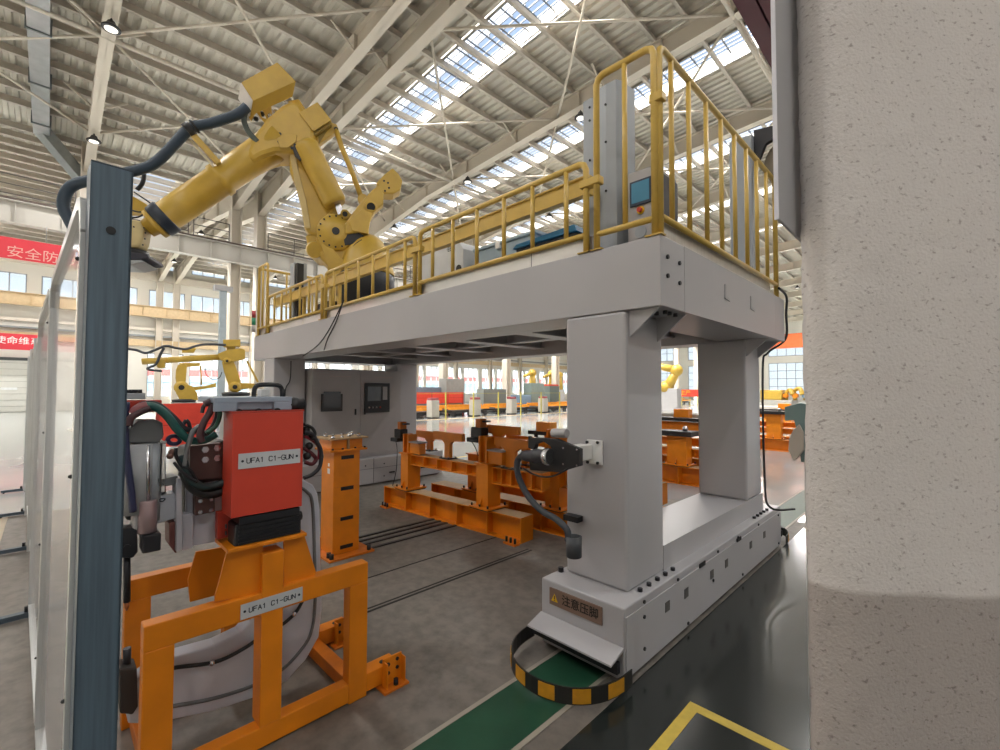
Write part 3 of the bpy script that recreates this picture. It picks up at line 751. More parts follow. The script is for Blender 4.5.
for y in (PA+.03, PB-.07):
    obj('floor_runner', MB().box(XB, XR-.07, y, y+.07, 0, .07), ORGD, rk, .003)
for x in (XR-.07, XB-.07):
    ft = obj('foot_beam', MB().box(x-.02, x+.07, PB, 1.40, .02, .11), ORG, rk, .003)
    obj('end_plate', MB().box(x+.07, x+.08, 1.305, 1.42, .0, .15).box(x+.08, x+.12, 1.305, 1.312, 0, .14).box(x+.08, x+.12, 1.413, 1.42, 0, .14), ORG, ft, .002)
    bolts([(x+.08, y, z) for y, z in ((1.335, .115), (1.39, .125), (1.335, .07), (1.39, .08))], (1, 0, 0), ft, .010, .006)
    obj('clamp_hole', MB().cyl((x+.03, 1.33, .11), (x+.03, 1.33, .112), .018, 14), BLK, ft)
    bolts([(x+.11, 1.365, .01)], (0, 0, 1), ft, .014, .03)
    obj('floor_pad', MB().box(x-.02, x+.14, 1.28, 1.43, 0, .01), ORGD, ft)
def name_plate(x, y0, y1, z0, z1, skew, par, size):
    size *= .93
    o = obj('name_plate', MB().box(x, x+.003, y0, y1, z0, z1), mat('plate_aluminium', '#c4c8cc', .35, metal=.1), par)
    h_, w_ = size*.62, size*.43; adv = (y1-y0-.062)/11
    G_ = {'U': [[(0, 1), (0, .2), (.2, 0), (.8, 0), (1, .2), (1, 1)]], 'F': [[(0, 0), (0, 1), (1, 1)], [(0, .52), (.8, .52)]],
          'A': [[(0, 0), (.5, 1), (1, 0)], [(.2, .36), (.8, .36)]], '1': [[(.25, .78), (.55, 1), (.55, 0)]],
          'C': [[(1, .8), (.8, 1), (.2, 1), (0, .8), (0, .2), (.2, 0), (.8, 0), (1, .2)]], '-': [[(.1, .5), (.95, .5)]],
          'G': [[(1, .8), (.8, 1), (.2, 1), (0, .8), (0, .2), (.2, 0), (.8, 0), (1, .2), (1, .48), (.55, .48)]], 'N': [[(0, 0), (0, 1), (1, 0), (1, 1)]]}
    for i, ch_ in enumerate('UFA1 C1-GUN'):
        if ch_ == ' ': continue
        ya = y0+.031+adv*i+(adv-w_)/2; za = (z0+z1)/2-h_/2; mbl = MB()
        for st_ in G_[ch_]:
            for p, q in zip(st_, st_[1:]):
                P_ = V((x+.0033, ya+p[0]*w_, za+p[1]*h_)); Q_ = V((x+.0033, ya+q[0]*w_, za+q[1]*h_)); e = (Q_-P_).normalized()*.0011
                mbl.bar(P_-e, Q_+e, .0036, .0008, up=(1, 0, 0))
        obj('letter', mbl, INK, o)
    for yy in (y0+.016, y1-.016): obj('rivet', MB().cyl((x+.003, yy, (z0+z1)/2), (x+.0045, yy, (z0+z1)/2), .0055, 10), INK, o)
a, b = W(240, 618, 0, XR), W(302, 588, 0, XR)
name_plate(XR+.0045, a.y, b.y, .603, .667, 0, rk, .034)

# ------------------------------------------------------------------ the weld gun resting on the rack
XG = -2.45
gn = thing('weld_gun', (XG, .6, .69), 'spot welding gun with red cover box and grey C-shaped arm on the orange rack', 'welding gun')
def G(px, py, dx=0): return W(px, py, 0, XG+dx)
yk = [(186, 486), (240, 478), (290, 477), (304, 480), (313, 485), (318, 494), (320, 510), (321, 560), (322, 610), (319, 637), (306, 660), (286, 682), (257, 697), (215, 711), (172, 720), (140, 724), (128, 724), (126, 690),
      (150, 668), (173, 657), (215, 645), (240, 633), (250, 622), (254, 602), (254, 580), (250, 562), (240, 550), (228, 540), (190, 547), (186, 546)]
obj('c_arm', MB().prism([G(*p) for p in yk], (-.09, 0, 0)), LGREY, gn, .008)
rim = [(262, 486), (296, 487), (307, 492), (312, 502), (314, 540), (315, 600), (311, 632), (299, 652), (280, 671), (254, 685), (214, 698), (172, 706)]
obj('arm_groove', MB().tube([G(*p, .0) for p in rim], .009, 6), MGREY, gn)
cb_ = [(150, 676), (173, 668), (215, 662), (243, 649), (262, 636), (283, 624), (296, 612), (303, 600)]
obj('earth_cable', MB().tube([G(*p, .03) for p in cb_], .009, 8), BLK, gn)
for p in ((212, 663), (294, 614)): obj('cable_clip', MB().ball(G(*p, .04), .013, 8), CHR, gn)
# red cover box with its plate
by0, by1, bz0, bz1 = .566, .866, 1.044, 1.494
rb = obj('cover_box', MB().box(XR-.15, XR, by0, by1, bz0, bz1), RED, gn, .003)
obj('cover_lip', MB().box(XR-.2, XR+.0, by0-.004, by1+.004, bz1, bz1+.008), mat('dark_red', '#a83222'), rb)
pa, pb = W(238, 469, 0, XR), W(300, 449.5, 0, XR)
nz0, nz1 = 1.252, 1.318
name_plate(XR+.001, pa.y, pb.y, nz0, nz1, 0, rb, .036)
bolts([(XR-.06, by0-.001, z) for z in (1.0, .97)], (0, -1, 0), gn, .01, .004)
# motor under the box
obj('servo_motor', MB().box(XR-.13, XR-.01, .585, .87, .908, 1.012), BLK, gn, .012)
mb = MB()
for i in range(5): mb.box(XR-.012, XR-.004, .60, .855, .922+i*.018, .93+i*.018)
obj('cooling_rib', mb, BLKM, gn); obj('motor_lid', MB().box(XR-.14, XR-.0, .60, .855, 1.012, 1.04), BLKM, gn)
obj('motor_connector', MB().cyl((XR-.06, .862, .985), (XR-.06, .885, .985), .022, 12), BLK, gn)
# tool changer plate on top
tcx = XR-.05
a, b = W(214, 409, 0, tcx), W(292, 396, 0, tcx)
tp = obj('tool_changer', MB().box(tcx-.3, tcx, a.y, b.y, 1.54, 1.563).box(tcx-.02, tcx, a.y, a.y+.09, 1.502, 1.54).box(tcx-.02, tcx, b.y-.08, b.y, 1.502, 1.54).box(tcx-.3, tcx-.02, a.y+.05, b.y-.05, 1.505, 1.54), mat('changer_blue_grey', '#98a5b5', .35, metal=.3), gn, .002)
mbh = MB().tube([(tcx-.1, .69, 1.563), (tcx-.1, .695, 1.605), (tcx-.1, .72, 1.62), (tcx-.1, .79, 1.62), (tcx-.1, .815, 1.605), (tcx-.1, .82, 1.563)], .011, 8)
obj('changer_handle', mbh, BLK, tp)
obj('pin_block', MB().box(tcx-.2, tcx-.14, .735, .775, 1.563, 1.60), WHT, tp, .004)
obj('round_connector', MB().lathe((tcx-.03, b.y-.005, 1.525), (0, 1, 0), [(0, .03), (.02, .036), (.04, .034), (.045, .03), (.07, .03), (.075, .02)], 16), BLK, gn)
for y in (.60, .68, .76): obj('stud', MB().cyl((tcx+.0, y, 1.5), (tcx+.02, y, 1.5), .012, 8), BLK, gn)
obj('locating_pin', MB().cyl((tcx-.05, b.y-.02, 1.563), (tcx-.05, b.y-.02, 1.6), .008, 8), BLK, tp)
# actuator group on the left
obj('valve_cap', MB().prism([G(*p, .05) for p in ((127, 443), (128, 430), (134, 424), (140, 420), (157, 420), (163, 423), (164, 437), (158, 443))], (-.12, 0, 0)), MGREY, gn, .006)
obj('cylinder_body', MB().cyl(G(139, 443), G(137, 512), .068, 24), mat('cast_light', '#9fa2a5', .45, var=.1), gn)
obj('cylinder_tube', MB().cyl(G(154, 443, .02), G(151, 520, .02), .034, 20), SLATE, gn)
obj('guide_rod', MB().cyl(G(147.5, 445, .06), G(148, 505, .06), .008, 10), CHR, gn)
obj('red_rod', MB().cyl(G(144, 445, .055), G(144.5, 505, .055), .007, 10), mat('rod_maroon', '#7c2c40', .4), gn)
obj('lower_cylinder', MB().lathe(G(147.5, 500, .05), (0, 0, -1), [(0, .03), (.005, .034), (.13, .034), (.135, .03)], 24), mat('pink_steel', '#a08a8c', .35, metal=.4), gn)
obj('end_clamp', MB().box(XG+.0, XG+.1, G(139, 540).y, G(157, 540).y, G(150, 546).z, G(150, 529).z), BLKM, gn, .006)
obj('housing_plate', MB().prism([G(*p, -.02) for p in ((126, 443), (166, 441), (166, 505), (150, 522), (126, 520))], (-.08, 0, 0)), mat('housing_dark', '#4a5153', .5), gn, .006)
obj('linkage_block', MB().prism([G(*p, .06) for p in ((120, 529), (137, 528), (138, 552), (133, 558), (121, 558))], (-.08, 0, 0)), BLKM, gn, .004)
bolts([G(127, 547, .06)], (1, 0, 0), gn, .012, .008)
obj('electrode_shank', MB().cyl(G(127, 556, .02), G(127, 602, .02), .012, 12), BLKM, gn)
obj('electrode_tip', MB().lathe(G(127, 602, .02), (0, 0, -1), [(0, .008), (.02, .008), (.035, .003)], 10), mat('copper', '#b06a40', .35, metal=.8), gn)
obj('lower_holder', MB().prism([G(*p, .05) for p in ((119, 669), (137, 668), (138, 707), (133, 715), (120, 714))], (-.1, 0, 0)), mat('holder_dark', '#33302e', .5), gn, .006)
obj('lower_shank', MB().cyl(G(127, 648, .0), G(127, 669, .0), .014, 12), BLKM, gn)
obj('arm_guide', MB().tube([G(*p, .08) for p in ((126, 402), (125, 430), (127, 460), (131, 490), (133, 512))], .013, 10), mat('navy_hose', '#2b3050', .4), gn)
obj('pipe_elbow', MB().box(XG-.02, XG+.06, G(131, 520).y, G(138, 520).y, G(134, 528).z, G(134, 508).z), GREYD, gn, .006)
obj('angle_bracket', MB().box(XG+.02, XG+.06, G(158, 460).y, G(159.5, 460).y, G(158, 490).z, G(158, 443).z).box(XG+.055, XG+.06, G(158, 460).y, G(163, 460).y, G(158, 490).z, G(158, 443).z), WHT, gn)
obj('gear_box', MB().prism([G(*p, .04) for p in ((155, 497), (176, 493), (177, 518), (156, 524))], (-.1, 0, 0)), mat('box_light', '#aeb2bb', .4), gn, .004)
obj('maker_badge', MB().tube([G(*p, .043) for p in ((158, 500), (162, 498.5), (165, 499), (162, 501.5), (158, 500))], .0025, 5), INK, gn)
obj('slide_plate', MB().prism([G(*p, .06) for p in ((158, 479), (178, 476), (178, 484), (160, 487.5))], (-.1, 0, 0)), MGREY, gn, .003)
obj('slide_rail', MB().prism([G(*p, .075) for p in ((176.5, 479), (182, 478), (182, 550), (176.5, 552))], (-.1, 0, 0)), mat('rail_light', '#b3b3bc', .35), gn, .002)
obj('rail_housing', MB().prism([G(*p, .04) for p in ((169, 523), (177, 521), (177, 553), (175, 553), (169, 545))], (-.1, 0, 0)), mat('brown_metal', '#6b3a36', .5), gn, .004)
obj('arm_block', MB().prism([G(*p, .03) for p in ((182, 515), (193, 513), (193, 548), (182, 551))], (-.06, 0, 0)), LGREY, gn, .004)
ap = obj('adapter_plate', MB().prism([G(*p, .06) for p in ((190, 446), (222, 443), (222, 478), (190, 481))], (-.05, 0, 0)), mat('adapter_brown', '#5a403c', .45, metal=.2), gn, .004)
bolts([G(*p, .06) for p in ((205, 449.5), (217, 448), (205, 459.5), (217, 458))], (1, 0, 0), ap, .015, .008, m=CHR)
ap2 = obj('adapter_plate', MB().prism([G(*p, .06) for p in ((195, 496), (215, 493), (215, 512), (195, 516))], (-.05, 0, 0)), mat('adapter_brown', '#5a403c'), gn, .004)
bolts([G(*p, .06) for p in ((200, 501), (211, 499), (200, 512), (211, 510))], (1, 0, 0), ap2, .009, .006, m=CHR)
obj('transformer_block', MB().prism([G(*p, -.02) for p in ((184, 448), (226, 440), (226, 500), (184, 520))], (-.15, 0, 0)), mat('block_dark', '#33302f', .5), gn, .01)
obj('hose_wrap', MB().tube([G(*p, .09) for p in ((184, 470), (190, 484), (200, 492), (212, 494), (226, 489))], .022, 12), BLK, gn)
obj('hose_wrap', MB().tube([G(*p, .11) for p in ((182, 455), (187, 474), (196, 484), (208, 487), (226, 482))], .017, 10), mat('dark_teal_hose', '#1d3537', .45), gn)
TEAL = mat('teal_hose', '#1f5a55', .4); BRN = mat('brown_hose', '#4a3236', .5); DK = mat('dark_hose', '#26262c', .45)
obj('upper_tee', MB().box(XG-.05, XG+.05, G(119, 400).y, G(160, 400).y, G(140, 412).z, G(140, 400).z), mat('dark_red', '#a83222'), gn, .004)
obj('valve_rack', MB().box(XG-.05, XG+.05, G(122, 400).y, G(144, 400).y, G(134, 399).z, G(134, 393).z), SLATE, gn, .004)
for i in range(5): obj('air_fitting', MB().cyl(G(124+4*i, 393, .04), G(124+4*i, 389.5, .04), .008, 8), DK, gn)
obj('hose_coupling', MB().tube([G(*p, .09) for p in ((133, 414), (136, 410), (141, 407), (147, 405.5))], .018, 10), mat('coupling_pink', '#8c5054', .45), gn)
HS = [([(136, 410), (146, 406), (157, 408), (168, 417), (178, 430), (190, 440), (204, 440), (216, 434)], .017, TEAL, .09),
      ([(132, 412), (143, 404), (158, 405), (172, 416), (184, 428), (196, 432)], .012, DK, .07),
      ([(128, 426), (131, 418), (140, 412), (150, 408)], .014, BRN, .10),
      ([(206, 403), (215, 400), (218, 410), (216, 422), (208, 432), (198, 436)], .013, DK, .12),
      ([(204, 404), (212, 403), (210, 412), (204, 422), (200, 434), (202, 442)], .014, BRN, .13),
      ([(222, 402), (214, 403), (220, 412), (216, 426), (206, 433)], .009, mat('green_hose', '#214a3a', .4), .14),
      ([(232, 404), (222, 402), (212, 401), (204, 406), (202, 413)], .008, DK, .12),
      ([(204, 424), (194, 430), (190, 440), (186, 452), (184, 466)], .010, MGREY, .12),
      ([(176, 448), (176, 456), (182, 466), (190, 470), (196, 480)], .007, BLK, .12),
      ([(174, 462), (180, 470), (190, 478), (198, 482)], .006, DK, .13),
      ([(186, 420), (182, 428), (184, 436), (190, 434), (189, 424), (186, 420)], .008, DK, .05)]
for P_, r, m, dx in HS: obj('supply_hose', MB().tube([G(*p, dx) for p in P_], r, 10), m, gn)
obj('sensor_ring', MB().tube([G(174+6*math.cos(t*PI/5), 440+4*math.sin(t*PI/5), .05) for t in range(10)], .009, 8, closed=True), mat('ring_violet', '#39365c', .3), gn)
obj('sensor_stem', MB().cyl(G(160, 443, .05), G(169, 441, .05), .006, 8), GREYD, gn)
for p in ((172, 452), (170, 456), (190, 474)): obj('fitting', MB().ball(G(*p, .11), .014, 8), mat('bronze_fitting', '#7a5a50', .4, metal=.4), gn)
# hose group on the right of the box
obj('manifold', MB().box(XR-.2, XR-.1, by1, by1+.045, 1.27, 1.44), DK, gn, .01)
for p in ((306, 430), (312, 436), (309, 446), (307, 456)): obj('fitting', MB().ball(W(*p, 0, XR-.1), .02, 10), BLK, gn)
for P_, r, m, dx in (([(304, 436), (312, 440), (318, 446), (319, 456), (314, 462)], .008, mat('red_hose', '#8c1f33', .35), .0),
                     ([(304, 432), (312, 434), (317, 442), (321, 452), (320, 466), (313, 474), (304, 478)], .010, DK, .02),
                     ([(305, 434), (314, 440), (320, 448), (322, 458)], .009, mat('green_hose', '#214a3a'), -.02),
                     ([(304, 448), (311, 453), (316, 459), (312, 464), (305, 462)], .010, mat('maroon_hose', '#5a1f28', .4), .0),
                     ([(304, 424), (312, 428), (315, 434), (312, 440)], .008, BLK, .02)):
    obj('supply_hose', MB().tube([W(*p, 0, XR-.1+dx) for p in P_], r, 10), m, gn)

# ------------------------------------------------------------------ orange pedestal
pd = thing('pedestal', (-4.33, 2.09, 0), 'orange steel pedestal with slotted front and chrome clamps on top, beside the weld gun', 'pedestal')
xs0, xs1 = -4.47, -4.2
obj('column', MB().box(xs0, xs1, 1.945, 2.215, .02, 1.02), ORG, pd, .004)
for z in (.92, .62, .33, .06):
    obj('slot', MB().box(xs1, xs1+.003, 2.02, 2.15, z, z+.035), BLK, pd)
obj('panel_seam', MB().box(xs1, xs1+.002, 1.95, 2.21, .655, .658).box(xs1, xs1+.002, 1.95, 2.21, .365, .368), ORGD, pd)
obj('head_flange', MB().box(xs0-.04, xs1+.05, 1.89, 2.27, 1.0, 1.02), ORG, pd, .003)
obj('head_box', MB().box(xs0, xs1, 1.92, 2.24, 1.02, 1.115), ORG, pd, .004)
obj('head_rib', MB().box(xs1, xs1+.02, 2.075, 2.095, 1.02, 1.115), DUST, pd)
obj('top_plate', MB().box(xs0-.04, xs1+.05, 1.88, 2.28, 1.115, 1.13), DUST, pd, .003)
for i, (x, y) in enumerate(((-4.19, 1.93), (-4.19, 2.02), (-4.4, 1.95), (-4.35, 2.2), (-4.2, 2.2), (-4.25, 2.12))):
    c = obj('clamp', MB().lathe((x, y, 1.13), (0, 0, 1), [(0, .02), (.012, .02), (.014, .012), (.03, .012), (.032, .018), (.042, .016)], 12), CHR, pd)
bolts([(xs1+.03, y, 1.02) for y in (1.92, 2.02, 2.15, 2.25)], (0, 0, 1), pd, .012, .015)
obj('base_plate', MB().box(xs0-.08, xs1+.12, 1.86, 2.32, .0, .018), ORGD, pd)
bolts([(xs1+.08, 1.9, .018), (xs1+.08, 2.28, .018), (xs1+.02, 1.9, .018)], (0, 0, 1), pd, .022, .045)
obj('sticker', MB().box(-4.33, -4.28, 1.943, 1.945, .78, .83).box(-4.32, -4.29, 1.943, 1.945, .85, .88), WHT, pd)

# ------------------------------------------------------------------ large orange fixture under the gantry
fx = thing('jig_frame', (-4.4, 3.7, 0), 'long orange I-beam jig frame with posts and T-shaped supports under the gantry', 'fixture')
def girder(p, q, w, z0, z1, ns, name='base_girder', par=None, m=None, sub=True):
    p, q = V((p[0], p[1], 0)), V((q[0], q[1], 0)); d = (q-p); L = d.length; d.normalize(); n = V((-d.y, d.x, 0))
    if n.y < 0: n = -n
    c = (p+q)/2+n*w/2; mb = MB(); up = V((0, 0, 1)); t = .014
    mb.obox(c+up*(z1-t/2), d*L/2, n*w/2, up*t/2); mb.obox(c+up*(z0+t/2), d*L/2, n*w/2, up*t/2)
    mb.obox(c+up*((z0+z1)/2), d*L/2, n*.01, up*((z1-z0)/2-t))
    for i in range(ns+1):
        s = p+n*w/2+d*(L*i/ns); s = s+d*(.006 if i == 0 else -.006 if i == ns else 0)
        mb.obox(s+up*((z0+z1)/2), d*.006, n*w/2, up*((z1-z0)/2-t))
    o = obj(name, mb, m or ORG, par or fx, .002)
    if sub: obj('flange_dust', MB().obox(c+up*(z1+.0006), d*(L/2-.004), n*(w/2-.004), up*.0004), DUST, o)
    return o
ga = girder((-5.60, 3.32), (-3.20, 3.50), .21, .0, .265, 5)
gb = girder((-5.3, 3.90), (-2.35, 4.02), .25, .0, .265, 6)
gc = girder((-5.4, 4.75), (-1.95, 4.8), .25, .0, .265, 6)
def post(x, y, w, d, z0, z1, flare=True, par=None):
    t = par or fx
    o = obj('post', MB().box(x, x+w, y, y+d, z0+.03, z1), ORG, t, .003)
    obj('foot_plate', MB().box(x-.06, x+w+.06, y-.06, y+d+.06, z0+.012, z0+.03), ORG, o)
    obj('shim', MB().box(x-.05, x+w+.05, y-.05, y+d+.05, z0, z0+.012), BLKM, o)
    bolts([(x+a, y+b, z0+.03) for a, b in ((-.035, -.035), (w+.035, -.035), (w/2, -.035), (w+.035, d+.035))], (0, 0, 1), o, .012, .03)
    obj('rib', MB().prism([(x+w/2-.005, y, z0+.03), (x+w/2-.005, y-.05, z0+.03), (x+w/2-.005, y, z0+.14)], (.01, 0, 0)), ORG, o)
    obj('cap', MB().box(x-.02, x+w+.02, y-.02, y+d+.02, z1, z1+.014), ORG, o)
    return o
p1 = post(-5.28, 3.38, .17, .2, .265, .74)
p2 = post(-3.85, 3.46, .19, .2, .265, .76)
xq = W(545, 480, 1, 4.0).x; p3 = post(xq, 4.0, .2, .2, .265, .95)
p4 = post(-4.6, 3.98, .18, .18, .265, .74)
def upblock(x, y, z0, z1, o):
    mb = MB().box(x, x+.03, y, y+.14, z0, z1).box(x+.11, x+.14, y, y+.14, z0, z1).box(x+.03, x+.11, y+.05, y+.09, z0, z1)
    obj('upper_block', mb, ORG, o, .003)
    obj('arm_block', MB().box(x+.14, x+.36, y+.02, y+.12, z0, z0+.14), ORG, o, .003)
    obj('rest_plate', MB().box(x+.14, x+.37, y, y+.14, z0+.14, z0+.155), GREYD, o)
upblock(-5.27, 3.40, .755, 1.0, p1); upblock(-3.85, 3.49, .775, 1.07, p2); upblock(xq, 4.02, .965, 1.15, p3)
def clampset(x, y, z, o, w=.16):
    obj('clamp_body', MB().box(x, x+w, y, y+.12, z, z+.12), BLK, o, .01)
    obj('clamp_jaw', MB().box(x-.03, x+w*.9, y-.04, y+.08, z-.05, z), BLKM, o, .008)
    obj('clamp_block', MB().box(x+w*.35, x+w*.8, y+.02, y+.12, z+.12, z+.22), ORGD, o, .003)
    obj('clamp_cap', MB().box(x+w*.7, x+w*1.1, y+.05, y+.14, z+.18, z+.2), BLK, o)
clampset(-5.52, 3.42, .93, p1); clampset(-4.02, 3.52, 1.04, p2, .18)
obj('sensor_cable', MB().tube([(-5.5, 3.42, .92), (-5.42, 3.4, .84), (-5.34, 3.36, .72), (-5.33, 3.34, .5), (-5.38, 3.32, .3)], .006, 6), BLK, p1)
obj('sensor_cable', MB().tube([(-3.98, 3.5, 1.0), (-3.88, 3.48, .92), (-3.82, 3.46, .85)], .006, 6), BLK, p2)
ub = girder((-5.11, 3.42), (-3.78, 3.50), .16, .60, .74, 5, 'cross_beam')
ub2 = girder((-3.66, 3.52), (W(542, 475, 1, 3.6).x, 3.6), .16, .55, .74, 5, 'cross_beam')
ub3 = girder((-4.42, 4.0), (-1.95, 4.05), .16, .52, .72, 6, 'cross_beam')
def tee(x, y, z0, z1, w, d=.05, stem=.1):
    c = x+w/2; h = .09
    pts = [(x, y, z1), (x+w, y, z1), (x+w, y, z1-h), (c+stem, y, z1-h-.01), (c+stem/2, y, z1-h-.05), (c+stem/2, y, z0), (c-stem/2, y, z0), (c-stem/2, y, z1-h-.05), (c-stem, y, z1-h-.01), (x, y, z1-h)]
    o = obj('tee_support', MB().prism(pts, (0, d, 0)), ORG, fx, .002)
    obj('tee_foot', MB().box(c-.09, c+.09, y-.05, y+d+.05, z0-.012, z0), BLKM, o)
    bolts([(c+a, y+b, z0) for a in (-.07, .07) for b in (-.03, d+.03)], (0, 0, 1), o, .012, .018, m=CHR)
    return o
def teepx(pa, pb, pt, y, **k):
    a, b = W(pa, pt, 1, y), W(pb, pt-3, 1, y); return tee(a.x, y, .755, (a.z+b.z)/2, b.x-a.x, **k)
teepx(433, 462, 434, 3.52); teepx(416, 442, 433, 3.78)
teepx(478, 518, 427, 3.72); teepx(494, 527, 440, 3.56, stem=.14); teepx(506, 545, 438, 3.85)
st = obj('gauge_stand', MB().box(-4.0, -3.8, 4.85, 5.0, .265, .97), ORG, fx, .003)
obj('gauge_bar', MB().box(-4.3, -3.55, 4.85, 4.97, .97, 1.02), BLK, st); obj('gauge_screw', MB().cyl((-4.2, 4.91, .78), (-4.2, 4.91, .97), .03, 10), BLKM, st)
obj('gauge_block', MB().box(-4.15, -3.9, 4.85, 5.0, 1.02, 1.15), mat('bright_orange', '#f09a20', .4), st, .004)
for x, y in ((-5.55, 3.28), (-3.35, 3.44), (-2.5, 3.94), (-2.2, 3.94)):
    lg = obj('levelling_lug', MB().box(x, x+.16, y-.05, y+.03, .0, .02), ORGD, fx)
    bolts([(x+a, y-.02, .02) for a in (.02, .08, .14)], (0, 0, 1), lg, .014, .05)

# ------------------------------------------------------------------ steel safety fence on the left
FD = V((-.9994, -.0345, 0)); FN = V((.0345, -.9994, 0)); FO = V((-1.33, .09, 0))
def fp(s, n, z): return FO+FD*s+FN*n+V((0, 0, z))
PSTL = mat('post_blue_steel', '#5d6f7d', .38, metal=.25, var=.35, scale=3, stretch=(30, 30, 1), bump=.08, bscale=60)
ALU = mat('panel_aluminium', '#c5c8c8', .35, metal=.3, var=.06)
def acrylic():
    m = bpy.data.materials.new('clear_acrylic'); m.use_nodes = True; nt = m.node_tree; N = nt.nodes; L = nt.links
    b = N['Principled BSDF']; out = N['Material Output']; t = N.new('ShaderNodeBsdfTransparent'); mx = N.new('ShaderNodeMixShader')
    b.inputs['Base Color'].default_value = (.72, .72, .76, 1); b.inputs['Roughness'].default_value = .12
    no = N.new('ShaderNodeTexNoise'); no.inputs['Scale'].default_value = 3
    mr = N.new('ShaderNodeMapRange'); mr.inputs[3].default_value = .15; mr.inputs[4].default_value = .30
    L.new(no.outputs[0], mr.inputs[0]); L.new(mr.outputs[0], mx.inputs[0])
    L.new(t.outputs[0], mx.inputs[1]); L.new(b.outputs[0], mx.inputs[2]); L.new(mx.outputs[0], out.inputs[0]); return m
ACR = acrylic()
fn = thing('safety_fence', fp(0, 0, 0), 'clear panel safety fence with slate blue steel posts running away along the left side', 'fence')
mb = MB(); w = .0365; t = .004; hp = 2.1
c0 = fp(.0, 0, 0)
for (s0, s1, n0, n1) in ((-.0, .004, -w, w), (.0, .08, -w, -w+t), (.0, .08, w-t, w)):
    P = [fp(s0, n0, 0), fp(s1, n0, 0), fp(s1, n1, 0), fp(s0, n1, 0)]
    mb.prism(P, (0, 0, hp))
mb.prism([fp(.08, -w, 0), fp(.084, -w, 0), fp(.084, w, 0), fp(.08, w, 0)], (0, 0, hp))
po = obj('post', mb, PSTL, fn)
obj('post_cap', MB().prism([fp(0, -w, hp), fp(.084, -w, hp), fp(.084, w, hp), fp(0, w, hp)], (0, 0, .004)), mat('cap_dark', '#2d3a46', .5), po)
for z in (1.955, .2): obj('post_hole', MB().cyl(fp(-.0005, .0, z), fp(-.0015, .0, z), .009, 16), BLK, po)
for s in (3.25, 5.15, 7.0, 8.9):
    q = MB().prism([fp(s-.03, -.03, 0), fp(s+.03, -.03, 0), fp(s+.03, .03, 0), fp(s-.03, .03, 0)], (0, 0, hp))
    o = obj('post', q, ALU if s > 4 else ALU, fn)
    fb_ = obj('foot_bar', MB().bar(fp(s, .02, .035), fp(s, .26, .035), .05, .035), mat('foot_steel', '#4c5a66', .45, metal=.3), o)
    bolts([fp(s, .23, .0), fp(s, .05, .05)], (0, 0, 1), fb_, .012, .04)
ss = [.09, 1.55, 3.2, 5.1, 6.95, 8.85]
for i in range(5):
    a, b = ss[i]+(.0 if i else 0), ss[i+1]-.05
    if i > 1: a += .08
    elif i: a += .03
    fm = MB(); r = .016; zb, zt = .12, 2.06
    n0 = .03 if i < 2 else 0
    P = [fp(a, n0, zb), fp(a, n0, zt-.1), fp(a+.04, n0, zt-.02), fp(a+.12, n0, zt), fp(b-.12, n0, zt), fp(b-.04, n0, zt-.02), fp(b, n0, zt-.1), fp(b, n0, zb)]
    for k in range(len(P)): fm.bar(P[k], P[(k+1) % len(P)], .03, .03, up=FN)
    o = obj('panel_frame', fm, ALU, fn)
    pm = MB().prism([fp(a+.01, n0-.003, zb+.01), fp(b-.01, n0-.003, zb+.01), fp(b-.01, n0-.003, zt-.05), fp(b-.1, n0-.003, zt-.005), fp(a+.1, n0-.003, zt-.005), fp(a+.01, n0-.003, zt-.05)], FN*.006)
    obj('clear_panel', pm, ACR, o)
    for z in (1.9, 1.4, .9, .4):
        obj('panel_knob', MB().ball(fp(a+.005, n0+.017, z), .005, 8), BLK, o)

